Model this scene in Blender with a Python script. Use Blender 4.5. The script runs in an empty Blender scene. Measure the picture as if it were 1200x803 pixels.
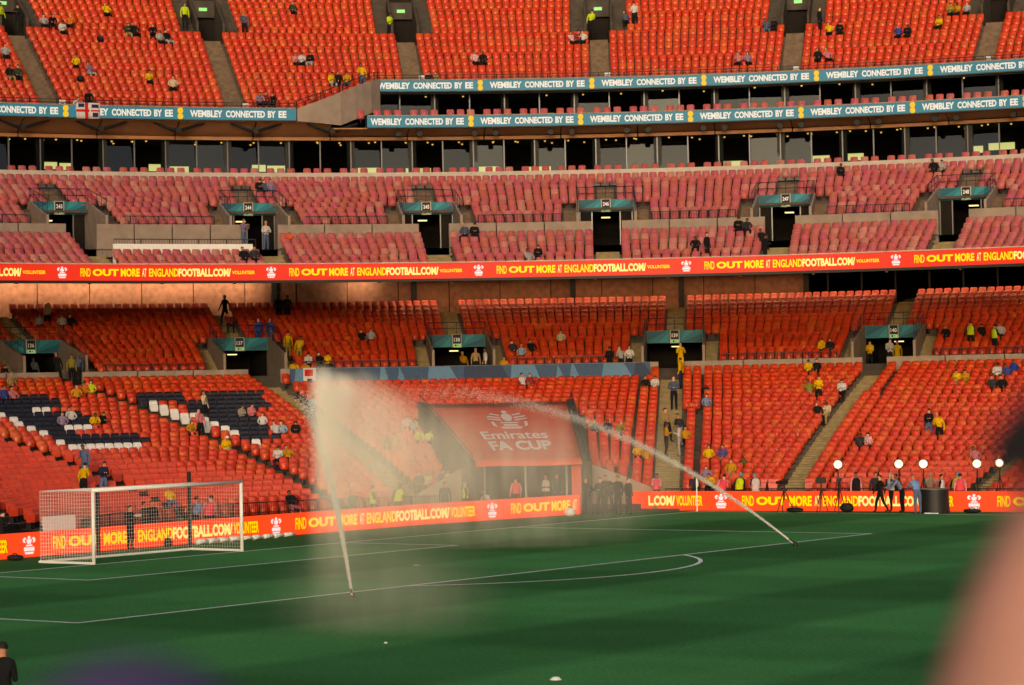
import bpy, bmesh, math, random
from mathutils import Vector, Matrix
random.seed(7)
sc = bpy.context.scene
COL = sc.collection
# ---------------------------------------------------------------- camera
CAM = (63.483, -64.939, 5.414)
YAW, PITCH, ROLL = 2.211874, 0.0205604, -0.0198743
cd = bpy.data.cameras.new('camera'); cam = bpy.data.objects.new('camera', cd); COL.objects.link(cam)
_f = Vector((math.cos(PITCH)*math.cos(YAW), math.cos(PITCH)*math.sin(YAW), math.sin(PITCH)))
_r = _f.cross(Vector((0, 0, 1))).normalized(); _u = _r.cross(_f)
_r2 = math.cos(ROLL)*_r + math.sin(ROLL)*_u; _u2 = -math.sin(ROLL)*_r + math.cos(ROLL)*_u
cam.matrix_world = Matrix(((_r2.x, _u2.x, -_f.x, CAM[0]), (_r2.y, _u2.y, -_f.y, CAM[1]), (_r2.z, _u2.z, -_f.z, CAM[2]), (0, 0, 0, 1)))
cd.sensor_width = 36; cd.sensor_fit = 'HORIZONTAL'; cd.lens = 36*3024.76/1200
cd.clip_start = 0.1; cd.clip_end = 2000
cd.dof.use_dof = True; cd.dof.focus_distance = 122; cd.dof.aperture_fstop = 3.4; cd.dof.aperture_blades = 7
sc.camera = cam
# ---------------------------------------------------------------- sky, sun, exposure
SUN_EL, SUN_AZ = math.radians(8), math.radians(303)      # azimuth of the sun in the x-y plane, from +x
wd = bpy.data.worlds.new('World'); sc.world = wd; wd.use_nodes = True
wn = wd.node_tree; wn.nodes.clear()
sky = wn.nodes.new('ShaderNodeTexSky'); sky.sky_type = 'NISHITA'; sky.sun_disc = False
sky.sun_elevation = SUN_EL; sky.sun_rotation = math.pi/2 - SUN_AZ
sky.air_density = 0.7; sky.dust_density = 4.0; sky.ozone_density = 0.6; sky.altitude = 50
bg = wn.nodes.new('ShaderNodeBackground'); bg.inputs['Strength'].default_value = 0.13
wo = wn.nodes.new('ShaderNodeOutputWorld')
wn.links.new(sky.outputs[0], bg.inputs['Color']); wn.links.new(bg.outputs[0], wo.inputs['Surface'])
sl = bpy.data.lights.new('sun', 'SUN'); sl.energy = 0.8; sl.angle = math.radians(14); sl.color = (1, 0.93, 0.82)
so = bpy.data.objects.new('sun', sl); COL.objects.link(so); so.location = (0, 0, 90)
_d = Vector((math.cos(SUN_EL)*math.cos(SUN_AZ), math.cos(SUN_EL)*math.sin(SUN_AZ), math.sin(SUN_EL)))
so.rotation_euler = _d.to_track_quat('Z', 'Y').to_euler()
vs = sc.view_settings; vs.view_transform = 'Standard'; vs.look = 'None'; vs.gamma = 1.0; vs.exposure = 1.08
vs.use_curve_mapping = False
try:
    vs.use_white_balance = True; vs.white_balance_temperature = 7200; vs.white_balance_tint = 8
except Exception: pass
sc.render.engine = 'CYCLES'
sc.cycles.use_denoising = True
sc.cycles.max_bounces = 10; sc.cycles.diffuse_bounces = 4; sc.cycles.glossy_bounces = 3; sc.cycles.transmission_bounces = 4
sc.cycles.transparent_max_bounces = 12; sc.cycles.volume_bounces = 6; sc.cycles.volume_step_rate = 1.0; sc.cycles.volume_max_steps = 128
sc.cycles.sample_clamp_indirect = 6.0
EXP = 2.0**vs.exposure

# ---------------------------------------------------------------- the place, in metres
# x runs from the goal line into the pitch, y along the goal line, z up; the end bowl is concentric about CX,CY
CX, CY = 19.19, 0.12
def rad(a): return a*math.pi/180
def W(r, a, z=0.0):
    return (CX + r*math.cos(rad(a)), CY + r*math.sin(rad(a)), z)
def r_front(a):
    return 40.0 if a <= 136 else 40.0 - 7.0*((a-136)/29.0)**2
# tiers: rows, function row -> (radius at angle a, floor height)
TIERS = {
 'LL': (28, lambda i, a: (r_front(a) + (61.6-r_front(a))*i/27.0, 0.10+0.2185*i)),
 'CW': (1,  lambda i, a: (63.15, 6.35)),
 'LU': (14, lambda i, a: (63.9+0.82*i, 6.75+0.275*i)),
 'MF': (6,  lambda i, a: (55.4+0.80*i, 11.75+0.33*i)),
 'MU': (9,  lambda i, a: (61.4+0.80*i, 14.35+0.345*i)),
 'MB': (1,  lambda i, a: (69.6, 17.75)),
 'B2': (1,  lambda i, a: (70.6, 21.2)),
 'UP': (26, lambda i, a: (70.4+0.80*i, 21.35+0.5*i)),
}
def row(t, i, a): return TIERS[t][1](i, a)
# ---------------------------------------------------------------- helpers
def lin(c):
    return tuple(((v/255.0)/12.92 if v/255.0 <= 0.04045 else ((v/255.0+0.055)/1.055)**2.4) for v in c)
MATS = {}
def mat(name, col, rough=0.7, spec=0.4, noise=0.0, scale=6.0, bump=0.0, bscale=40.0, metal=0.0, attr=None, coat=0.0, emit=None, estr=0.0, transl=0.0):
    """procedural principled material: base colour broken up by noise, optional bump, optional per-face tint attribute"""
    if name in MATS: return MATS[name]
    m = bpy.data.materials.new(name); m.use_nodes = True
    nt = m.node_tree; b = nt.nodes['Principled BSDF']
    b.inputs['Base Color'].default_value = (*col, 1); b.inputs['Roughness'].default_value = rough
    b.inputs['Specular IOR Level'].default_value = spec; b.inputs['Metallic'].default_value = metal
    if coat: b.inputs['Coat Weight'].default_value = coat; b.inputs['Coat Roughness'].default_value = 0.2
    src = None
    if noise or bump:
        tc = nt.nodes.new('ShaderNodeTexCoord')
    if noise:
        n = nt.nodes.new('ShaderNodeTexNoise'); n.inputs['Scale'].default_value = scale; n.inputs['Detail'].default_value = 6
        nt.links.new(tc.outputs['Object'], n.inputs['Vector'])
        mr = nt.nodes.new('ShaderNodeMapRange'); mr.inputs['From Min'].default_value = 0.3; mr.inputs['From Max'].default_value = 0.7
        mr.inputs['To Min'].default_value = 1-noise; mr.inputs['To Max'].default_value = 1+noise
        nt.links.new(n.outputs['Fac'], mr.inputs['Value'])
        mx = nt.nodes.new('ShaderNodeVectorMath'); mx.operation = 'SCALE'; mx.inputs[0].default_value = col
        nt.links.new(mr.outputs[0], mx.inputs['Scale']); src = mx.outputs[0]
    if attr:
        at = nt.nodes.new('ShaderNodeAttribute'); at.attribute_name = attr
        mm = nt.nodes.new('ShaderNodeVectorMath'); mm.operation = 'MULTIPLY'; mm.inputs[0].default_value = col
        if src: nt.links.new(src, mm.inputs[0])
        nt.links.new(at.outputs['Color'], mm.inputs[1]); src = mm.outputs[0]
    if src: nt.links.new(src, b.inputs['Base Color'])
    if bump:
        n2 = nt.nodes.new('ShaderNodeTexNoise'); n2.inputs['Scale'].default_value = bscale; n2.inputs['Detail'].default_value = 4
        nt.links.new(tc.outputs['Object'], n2.inputs['Vector'])
        bp = nt.nodes.new('ShaderNodeBump'); bp.inputs['Strength'].default_value = bump; bp.inputs['Distance'].default_value = 0.02
        nt.links.new(n2.outputs['Fac'], bp.inputs['Height']); nt.links.new(bp.outputs[0], b.inputs['Normal'])
    if emit:
        b.inputs['Emission Color'].default_value = (*emit, 1); b.inputs['Emission Strength'].default_value = estr
    if transl:
        out = nt.nodes['Material Output']; tr = nt.nodes.new('ShaderNodeBsdfTranslucent'); tr.inputs['Color'].default_value = (*col, 1)
        mix = nt.nodes.new('ShaderNodeMixShader'); mix.inputs[0].default_value = transl
        nt.links.new(b.outputs[0], mix.inputs[1]); nt.links.new(tr.outputs[0], mix.inputs[2]); nt.links.new(mix.outputs[0], out.inputs['Surface'])
    MATS[name] = m
    return m
def led(name, srgb, k=1.0):
    c = lin(srgb)
    return mat('led_'+name, tuple(0.25*v for v in c), 0.5, 0.3, emit=c, estr=k/EXP)

class MB:
    def __init__(s): s.v = []; s.f = []; s.m = []; s.cur = 0
    def add(s, vs_, fs):
        o = len(s.v); s.v += [tuple(v) for v in vs_]; s.f += [tuple(i+o for i in f) for f in fs]; s.m += [s.cur]*len(fs); return s
    def box(s, x0, x1, y0, y1, z0, z1):
        return s.add([(x0,y0,z0),(x1,y0,z0),(x1,y1,z0),(x0,y1,z0),(x0,y0,z1),(x1,y0,z1),(x1,y1,z1),(x0,y1,z1)],
                     [(3,2,1,0),(4,5,6,7),(0,1,5,4),(1,2,6,5),(2,3,7,6),(3,0,4,7)])
    def hexa(s, p):     # eight corners: bottom ring then top ring
        return s.add(p, [(3,2,1,0),(4,5,6,7),(0,1,5,4),(1,2,6,5),(2,3,7,6),(3,0,4,7)])
    def prism(s, poly, x0, x1, axis=0):   # polygon of (y,z) extruded along x
        n = len(poly)
        vs_ = [(x0, y, z) for y, z in poly] + [(x1, y, z) for y, z in poly]
        fs = [tuple(range(n))[::-1], tuple(range(n, 2*n))] + [(i, (i+1) % n, (i+1) % n+n, i+n) for i in range(n)]
        return s.add(vs_, fs)
    def tube(s, pts, r, n=6, r2=None):
        pts = [Vector(p) for p in pts]; N = len(pts); vs_ = []
        for i, p in enumerate(pts):
            t = (pts[min(i+1, N-1)]-pts[max(i-1, 0)]).normalized()
            up = Vector((0, 0, 1)) if abs(t.z) < 0.9 else Vector((1, 0, 0))
            a = t.cross(up).normalized(); b = t.cross(a)
            rr = r if r2 is None else r+(r2-r)*i/(N-1)
            vs_ += [p+(a*math.cos(2*math.pi*k/n)+b*math.sin(2*math.pi*k/n))*rr for k in range(n)]
        fs = [(i*n+k, i*n+(k+1) % n, (i+1)*n+(k+1) % n, (i+1)*n+k) for i in range(N-1) for k in range(n)]
        fs += [tuple(range(n))[::-1], tuple(range((N-1)*n, N*n))]
        return s.add(vs_, fs)
    def disc(s, c, r, n=16, ax='z'):
        q = [(math.cos(2*math.pi*k/n)*r, math.sin(2*math.pi*k/n)*r) for k in range(n)]
        if ax == 'z': v = [(c[0]+a, c[1]+b, c[2]) for a, b in q]
        else: v = [(c[0]+a, c[1], c[2]+b) for a, b in q]
        return s.add(v, [tuple(range(n)) if ax == 'z' else tuple(range(n))])
    def lathe(s, prof, a0, a1, step=0.5, closed=False):
        """prof(a) -> list of (r,z); swept from angle a0 to a1 about the bowl centre"""
        n = max(1, int(math.ceil((a1-a0)/step-1e-6))); rows = []
        for k in range(n+1):
            a = a0+(a1-a0)*k/n
            rows.append([W(r, a, z) for r, z in prof(a)])
        m = len(rows[0]); vs_ = [p for R in rows for p in R]; fs = []
        for k in range(n):
            for j in range(m if closed else m-1):
                j2 = (j+1) % m
                fs.append((k*m+j, k*m+j2, (k+1)*m+j2, (k+1)*m+j))
        if closed: fs += [tuple(range(m))[::-1], tuple(range(n*m, n*m+m))]
        return s.add(vs_, fs)
    def build(s, name, mats, parent=None, smooth=False, local=None):
        me = bpy.data.meshes.new(name); me.from_pydata(s.v, [], s.f)
        for m in (mats if isinstance(mats, (list, tuple)) else [mats]): me.materials.append(m)
        if any(s.m): me.polygons.foreach_set('material_index', s.m)
        if smooth: me.polygons.foreach_set('use_smooth', [True]*len(me.polygons))
        me.update()
        o = bpy.data.objects.new(name, me); COL.objects.link(o)
        if parent: o.parent = parent
        return o
def tag(o, label=None, cat=None, group=None, kind=None):
    if label: o['label'] = label
    if cat: o['category'] = cat
    if group: o['group'] = group
    if kind: o['kind'] = kind
    return o
def empty(name, loc=(0,0,0), rz=0):
    o = bpy.data.objects.new(name, None); COL.objects.link(o); o.location = loc; o.rotation_euler = (0, 0, rz); o.empty_display_size = 0.2
    return o
def copy_tree(o, parent=None):
    c = o.copy(); COL.objects.link(c); c.parent = parent
    for ch in list(o.children): copy_tree(ch, c)
    return c
def ringdeg(m, r): return math.degrees(m/r)
def bx(m, *a):
    return m.box(*a)
# flat lettering as mesh: returns (verts2d, faces, width) scaled to cap height h and, if given, width w
_TC = {}
def glyphs(txt, bold=0.02, shear=0.0):
    k = (txt, bold, shear)
    if k not in _TC:
        cu = bpy.data.curves.new('lettering', 'FONT'); cu.body = txt; cu.size = 1.0; cu.offset = bold; cu.shear = shear; cu.resolution_u = 3
        ob = bpy.data.objects.new('lettering', cu); COL.objects.link(ob)
        dg = bpy.context.evaluated_depsgraph_get()
        me = bpy.data.meshes.new_from_object(ob.evaluated_get(dg))
        v = [(q.co.x, q.co.y) for q in me.vertices]; f = [tuple(q.vertices) for q in me.polygons]
        bpy.data.objects.remove(ob); bpy.data.curves.remove(cu); bpy.data.meshes.remove(me)
        x0 = min(a for a, b in v); x1 = max(a for a, b in v); y0 = min(b for a, b in v); y1 = max(b for a, b in v)
        v = [((a-x0)/(x1-x0), (b-y0)/(y1-y0)) for a, b in v]
        _TC[k] = (v, f)
    return _TC[k]
def lettering(txt, fn, x0, x1, y0, y1, m, parent, bold=0.02, shear=0.0, name='lettering'):
    """fn(x,y) maps flat text coordinates to a place on the surface"""
    v, f = glyphs(txt, bold, shear)
    mb = MB(); mb.add([fn(x0+a*(x1-x0), y0+b*(y1-y0)) for a, b in v], f)
    return mb.build(name, m, parent)
def polyprint(polys, fn, m, parent, name='print_shape'):
    mb = MB()
    for P_ in polys: mb.add([fn(x, y) for x, y in P_], [tuple(range(len(P_)))])
    return mb.build(name, m, parent)
def ellipse(cx, cy, rx, ry, n=14): return [(cx+rx*math.cos(2*math.pi*k/n), cy+ry*math.sin(2*math.pi*k/n)) for k in range(n)]
# the white cup mark used on boards and canopy, in a unit box (0..1, 0..1)
def mark_polys():
    P_ = [[(0.2,0.0),(0.8,0.0),(0.86,0.12),(0.14,0.12)], [(0.1,0.17),(0.9,0.17),(0.9,0.38),(0.1,0.38)],
          [(0.22,0.43),(0.78,0.43),(0.7,0.52),(0.3,0.52)], [(0.36,0.56),(0.64,0.56),(0.72,0.8),(0.28,0.8)],
          ellipse(0.5,0.9,0.11,0.1,10)]
    for s_ in (-1, 1):
        P_.append([(0.5+s_*0.26,0.60),(0.5+s_*0.46,0.66),(0.5+s_*0.5,0.8),(0.5+s_*0.36,0.93),(0.5+s_*0.2,0.86),(0.5+s_*0.34,0.76)])
    return P_
import numpy as np
# ---------------------------------------------------------------- materials of the setting
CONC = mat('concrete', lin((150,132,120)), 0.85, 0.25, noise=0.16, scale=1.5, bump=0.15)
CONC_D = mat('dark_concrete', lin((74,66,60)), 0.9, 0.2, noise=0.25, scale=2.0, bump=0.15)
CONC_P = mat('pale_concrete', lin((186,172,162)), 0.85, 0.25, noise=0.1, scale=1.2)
STEP_M = mat('stair_concrete', lin((140,122,88)), 0.9, 0.2, noise=0.22, scale=3.0)
STEP_U = mat('upper_stair_concrete', lin((112,92,76)), 0.9, 0.2, noise=0.25, scale=3.0)
BLACK = mat('black_paint', lin((26,25,26)), 0.55, 0.4)
RAIL_M = mat('navy_steel', lin((40,44,62)), 0.5, 0.4, metal=0.2)
STEEL = mat('grey_steel', lin((120,120,122)), 0.4, 0.5, metal=0.5)
TEAL = mat('teal_print', lin((20,112,128)), 0.55, 0.35, noise=0.06)
TEAL_D = mat('teal_dark_print', lin((14,84,102)), 0.55, 0.35)
TEAL_L = mat('teal_light_print', lin((36,136,148)), 0.55, 0.35)
BLUE = mat('blue_print', lin((46,76,112)), 0.6, 0.3, noise=0.08)
BLUE_L = mat('light_blue_print', lin((84,124,160)), 0.6, 0.3, noise=0.08)
BLUE_D = mat('dark_blue_print', lin((34,52,86)), 0.6, 0.3, noise=0.08)
WHITE = mat('white_paint', (0.78,0.77,0.75), 0.5, 0.4, noise=0.04)
INK = mat('navy_ink', lin((22,26,44)), 0.6, 0.3)
EXITG = mat('exit_green', lin((120,200,120)), 0.5, 0.3, emit=lin((150,225,150)), estr=0.5/EXP)
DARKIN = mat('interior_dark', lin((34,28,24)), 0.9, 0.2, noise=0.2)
WOOD = mat('wood_cladding', lin((158,112,86)), 0.65, 0.3, noise=0.28, scale=3.0)
SOFFIT = mat('soffit_panel', lin((168,116,78)), 0.6, 0.35, noise=0.12, scale=1.0)
GREY_R = mat('roof_metal', lin((170,168,166)), 0.7, 0.3, noise=0.1)
RED_FAR = mat('far_red_seats', lin((170,30,20)), 0.6, 0.3, noise=0.2, scale=4)
# ---------------------------------------------------------------- ground and pitch
g = MB(); g.add([(-140,-160,-0.03),(260,-160,-0.03),(260,180,-0.03),(-140,180,-0.03)], [(0,1,2,3)])
tag(g.build('ground', mat('asphalt', lin((62,60,60)), 0.95, 0.2, noise=0.3, scale=0.8)), kind='structure')
def grass_material():
    m = bpy.data.materials.new('grass'); m.use_nodes = True; nt = m.node_tree; b = nt.nodes['Principled BSDF']
    b.inputs['Roughness'].default_value = 0.9; b.inputs['Specular IOR Level'].default_value = 0.05
    L = nt.links; N = nt.nodes.new
    tc = N('ShaderNodeTexCoord'); sx = N('ShaderNodeSeparateXYZ'); L.new(tc.outputs['Object'], sx.inputs[0])
    def band(sock, period, soft):
        a = N('ShaderNodeMath'); a.operation = 'MULTIPLY'; a.inputs[1].default_value = 2*math.pi/period; L.new(sock, a.inputs[0])
        s = N('ShaderNodeMath'); s.operation = 'SINE'; L.new(a.outputs[0], s.inputs[0])
        r = N('ShaderNodeMapRange'); r.inputs['From Min'].default_value = -soft; r.inputs['From Max'].default_value = soft
        L.new(s.outputs[0], r.inputs['Value']); return r.outputs[0]
    b1 = band(sx.outputs['X'], 11.0, 0.25); b2 = band(sx.outputs['Y'], 13.6, 0.25)
    ad = N('ShaderNodeMath'); ad.operation = 'MULTIPLY_ADD'; ad.inputs[1].default_value = 0.65; L.new(b1, ad.inputs[0])
    m2 = N('ShaderNodeMath'); m2.operation = 'MULTIPLY'; m2.inputs[1].default_value = 0.35; L.new(b2, m2.inputs[0]); L.new(m2.outputs[0], ad.inputs[2])
    n1 = N('ShaderNodeTexNoise'); n1.inputs['Scale'].default_value = 0.35; n1.inputs['Detail'].default_value = 8; L.new(tc.outputs['Object'], n1.inputs['Vector'])
    n2 = N('ShaderNodeTexNoise'); n2.inputs['Scale'].default_value = 9.0; n2.inputs['Detail'].default_value = 6; n2.inputs['Roughness'].default_value = 0.8; L.new(tc.outputs['Object'], n2.inputs['Vector'])
    mx = N('ShaderNodeMix'); mx.data_type = 'RGBA'; mx.inputs['A'].default_value = (0.028,0.140,0.038,1); mx.inputs['B'].default_value = (0.060,0.250,0.074,1)
    L.new(ad.outputs[0], mx.inputs['Factor'])
    r1 = N('ShaderNodeMapRange'); r1.inputs['From Min'].default_value = 0.3; r1.inputs['From Max'].default_value = 0.7; r1.inputs['To Min'].default_value = 0.9; r1.inputs['To Max'].default_value = 1.1; L.new(n1.outputs['Fac'], r1.inputs['Value'])
    r2 = N('ShaderNodeMapRange'); r2.inputs['From Min'].default_value = 0.3; r2.inputs['From Max'].default_value = 0.7; r2.inputs['To Min'].default_value = 0.6; r2.inputs['To Max'].default_value = 1.4; L.new(n2.outputs['Fac'], r2.inputs['Value'])
    mm = N('ShaderNodeMath'); mm.operation = 'MULTIPLY'; L.new(r1.outputs[0], mm.inputs[0]); L.new(r2.outputs[0], mm.inputs[1])
    vm = N('ShaderNodeVectorMath'); vm.operation = 'SCALE'; L.new(mx.outputs['Result'], vm.inputs[0]); L.new(mm.outputs[0], vm.inputs['Scale'])
    L.new(vm.outputs[0], b.inputs['Base Color'])
    bp = N('ShaderNodeBump'); bp.inputs['Strength'].default_value = 0.6; bp.inputs['Distance'].default_value = 0.05
    L.new(n2.outputs['Fac'], bp.inputs['Height']); L.new(bp.outputs[0], b.inputs['Normal'])
    return m
def yb(x): return 34.25+0.14*x
g = MB(); g.add([(-5.25,-40,0),(112,-40,0),(112,yb(112),0),(-3.4,yb(-3.4),0),(-3.6,29.5,0),(-5.25,20,0)], [(0,1,2,3,4,5)])
pitch = tag(g.build('pitch', grass_material()), kind='structure')
LINE = mat('line_paint', (0.80,0.82,0.78), 0.8, 0.2, noise=0.15, scale=5)
def line(pts, w=0.14):
    mb = MB(); pts = [Vector((*p, 0)) for p in pts]; vs_ = []
    for i, p in enumerate(pts):
        t = (pts[min(i+1, len(pts)-1)]-pts[max(i-1, 0)]).normalized(); n = Vector((-t.y, t.x, 0))*w/2
        vs_ += [(p.x+n.x, p.y+n.y, LZ[0]), (p.x-n.x, p.y-n.y, LZ[0])]
    mb.add(vs_, [(2*i, 2*i+1, 2*i+3, 2*i+2) for i in range(len(pts)-1)])
    LZ[0] += 0.0006
    return mb.build('line_marking', LINE, pitch)
LZ = [0.005]
line([(0,-34),(0,34)]); line([(0.06,34),(105,34)]); line([(0.06,-34),(105,-34)])
line([(0.06,-20.16),(16.44,-20.16)]); line([(0.06,20.16),(16.44,20.16)]); line([(16.5,-20.22),(16.5,20.22)])
line([(0.06,-9.16),(5.44,-9.16)]); line([(0.06,9.16),(5.44,9.16)]); line([(5.5,-9.22),(5.5,9.22)])
aa = math.acos(5.56/9.15)
line([(11+9.15*math.cos(t), 9.15*math.sin(t)) for t in [(-aa+2*aa*k/32) for k in range(33)]])
line([(1.0*math.cos(t), 34-1.0*math.sin(t)) for t in [math.pi/2*k/8 for k in range(9)]])
line([(52.5,-33.9),(52.5,33.9)])
mb = MB(); mb.disc((11,0,0.006), 0.12); mb.build('penalty_spot', LINE, pitch)
# ---------------------------------------------------------------- seating plan
LL_A = [(155.3,163.5,1.1),(143.3,152.0,1.1),(138.05,142.36,1.6),(121.74,121.89,1.25),(113.92,111.76,1.15),(101.7,98.98,1.15)]
LL_G = [(124.15,123.39,0.10),(119.73,120.3,0.10),(111.41,110.41,0.10)]
VL = [(162.9,135),(152.48,136),(142.65,137),(132.26,138),(121.81,139),(111.42,140),(101.26,141)]
VM = [(160.6,242),(151.84,243),(142.64,244),(133.87,245),(125.0,246),(116.16,247),(107.41,248),(98.83,249)]
UA = [159.3,150.7,142.2,133.65,125.08,116.42,107.75,99.3]
A0, A1 = 93.0, 164.0
TUN_L, TUN_R = 134.95, 126.75
def up_first(a): return 0 if a > 139.5 else (4 if a < 135.4 else int(math.ceil((139.5-a)/4.1*4)))
def blocked(t, i, amid=None):
    B = []
    r = lambda a: row(t, i, a)[0]
    def blk(a, half): B.append((a-ringdeg(half, r(a)), a+ringdeg(half, r(a))))
    if t == 'LL':
        for b, e, w in LL_A+LL_G: a = b+(e-b)*i/27.0; blk(a, w/2)
        if i < 2: B.append((112.5, 127.5))
        if i > 25: B.append((122.95, 141.1))
        if i < 18: B.append((TUN_R-0.25, TUN_L+0.6*i/18+0.3))
    elif t == 'LU':
        for a, n in VL: blk(a, 2.5 if i <= 5 else 0.6)
    elif t == 'MU':
        for a, n in VM: blk(a, 2.4 if i <= 3 else (0.6 if i < 8 else 0.0))
    elif t == 'MF':
        for a, n in VM: blk(a, 0.72)
        if i >= 3: B.append((143.0, 151.4))
    elif t == 'UP':
        for a in UA: blk(a, 0.62 if i < 12 else 1.75)
    elif t in ('MB', 'B2'):
        k = 0; a = A0
        while a < A1: B.append((a-0.14, a+0.14)); a += 1.72
        if t == 'B2': B.append((137.2, 180))
    return sorted(B)
def free_spans(t, i, lo, hi):
    out = []; cur = lo
    for b0, b1 in blocked(t, i):
        if b0 > cur: out.append((cur, min(b0, hi)))
        cur = max(cur, b1)
        if cur >= hi: break
    if cur < hi: out.append((cur, hi))
    return out
SEATS = []      # tier, row, angle, r, z, colour
def in_navy(i, a):
    if 151.6 < a < 161 and i <= 23:
        if i >= 21 and a > 154.0: return 'n'
        edge = 156.77+(i-12)*0.21
        if 12 <= i <= 19 and abs(a-edge) < 0.26: return 'w'
        if i == 12 and 152.3 < a < edge: return 'w'
        if i == 20 and 155.0 < a < 156.2: return 'w'
        if i == 16 and 154.2 < a < 155.5: return 'w'
        if i in (13, 14) and 151.7 < a < edge: return 'n'
        if i in (15, 16) and 155.5 < a < edge: return 'n'
        if i in (17, 18, 19) and 153.6 < a < edge+0.2: return 'n'
        if i == 20 and 156.2 <= a < 159.5: return 'n'
    if 142.9 < a < 150 and 12 <= i <= 23:
        e = {21:(149.1,149.6),20:(148.5,149.3),19:(148.2,149.0),18:(147.6,148.8),17:(147.1,147.6),16:(146.9,147.65),15:(146.6,147.05),14:(146.3,146.75),13:(146.0,146.45),12:(145.2,146.2)}.get(i)
        if e and e[0] < a < e[1]: return 'w'
        if i >= 22 and (147.4 < a < 149.6 or 143.2 < a < 146.3): return 'n'
        if e and i < 22 and i > 12 and (143.2 if i >= 20 else 144.2) < a < min(e[0], 147.9): return 'n'
    return 'r'
for t, (n, fn) in TIERS.items():
    if t == 'CW': continue
    hi = 172.0 if t == 'LL' else A1
    for i in range(n):
        for s0, s1 in free_spans(t, i, A0-2, hi):
            rm = row(t, i, (s0+s1)/2)[0]
            wdt = math.radians(s1-s0)*rm; pitchw = 0.47 if t in ('UP', 'MB', 'B2') else 0.485
            k = int(wdt/pitchw)
            if t == 'UP' and wdt < 1.0: continue
            for j in range(k):
                a = s0+(s1-s0)*(j+0.5)/k
                if t == 'UP' and i < up_first(a): continue
                r, z = row(t, i, a)
                SEATS.append((t, i, a, r, z, in_navy(i, a) if t == 'LL' else 'r'))
# platform seats in the middle tier (a few loose pairs behind the white wall)
for a in (150.2,149.75,147.6,147.1,145.2,144.7): SEATS.append(('MF', 3, a, 59.4, 12.8, 'r'))
# ---- the seat itself: curved back, tipped-up pan, bracket (looking from the pitch: front is -y)
def seat_mesh():
    mb = MB()
    def panel(w, z0, z1, y, th, lean, ch, roll):
        """rounded panel; its top edge rolls back so that it catches the light from above"""
        zr = z1-0.075
        o = [(-w/2+ch*0.4,z0,0),(w/2-ch*0.4,z0,0),(w/2,z0+ch,0),(w/2,zr,0),(w/2-ch*0.5,z1-0.02,roll*0.6),(w/2-ch*1.1,z1,roll),(-w/2+ch*1.1,z1,roll),(-w/2+ch*0.5,z1-0.02,roll*0.6),(-w/2,zr,0),(-w/2,z0+ch,0)]
        def P(k, d): x, z, b = o[k]; return (x, y+d+lean*(z-z0)+b, z)
        f_ = [P(k, 0) for k in range(10)]; b_ = [P(k, th) for k in range(10)]
        mb.add(f_+b_, [(0,1,2,3,8,9),(3,4,7,8),(4,5,6,7)]+[tuple(range(19, 9, -1))]+[((k+1) % 10, k, k+10, (k+1) % 10+10) for k in range(10)])
    panel(0.425, 0.40, 0.84, 0.0, 0.035, 0.20, 0.06, 0.055)
    panel(0.405, 0.28, 0.66, -0.15, 0.05, 0.06, 0.07, 0.03)
    mb.cur = 1; mb.box(-0.03,0.03,-0.08,0.16,0.0,0.40)
    return mb
RED = mat('red_plastic', lin((200,57,21)), 0.42, 0.7, attr='tint')
CLUB = mat('club_seat_glare', lin((180,84,80)), 0.5, 0.6, attr='tint')  # club seat red with the pink sky glare put into it
SEATBLK = mat('seat_bracket', lin((44,42,48)), 0.5, 0.4)
WHT_PL = mat('white_plastic', lin((212,206,204)), 0.4, 0.5)
NVY_PL = mat('navy_plastic', lin((17,17,34)), 0.5, 0.35)
def tint():
    f = random.random()
    b = random.uniform(0.9, 1.1)
    if f < 0.15: return (b*1.05, b*1.9, b*1.6)      # sun-faded
    return (b, b*random.uniform(0.8, 1.25), b*random.uniform(0.8, 1.4))
_F = _f; _C = Vector(CAM)
def project(P):
    d = Vector(P)-_C; w_ = d.dot(_F)
    return 600+3024.76*d.dot(_r2)/w_, 401.5-3024.76*d.dot(_u2)/w_, w_
def seat_xform(s):
    t, i, a, r, z, c = s
    return W(r, a, z), rad(a-90)
cand = []
for q, s in enumerate(SEATS):
    if s[0] == 'LL':
        x, y, w_ = project((*W(s[3], s[2])[:2], s[4]+0.6))
        if -4 < x < 1204 and y < 803:
            cand.append((w_, q))
cand.sort()
single = set(); nred = 0
for w_, q in cand:
    s = SEATS[q]
    if s[5] != 'r': single.add(q)
    elif s[1] >= 2 and nred < 300: single.add(q); nred += 1
for q, s in enumerate(SEATS):
    if s[5] != 'r' and q not in single: single.add(q)
base = seat_mesh()
variants = []
for k in range(6):
    me = bpy.data.meshes.new('stadium_seat'); me.from_pydata(base.v, [], base.f); me.polygons.foreach_set('material_index', base.m)
    me.materials.append([RED, RED, RED, RED, WHT_PL, NVY_PL][k]); me.materials.append(SEATBLK)
    ca = me.color_attributes.new('tint', 'FLOAT_COLOR', 'POINT'); tt = [(1,1,1),(0.93,0.9,0.9),(1.06,1.1,1.0),(0.98,1.2,1.2),(1,1,1),(1,1,1)][k]
    ca.data.foreach_set('color', [x for _ in base.v for x in (*tt, 1)]); me.update(); variants.append(me)
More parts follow.
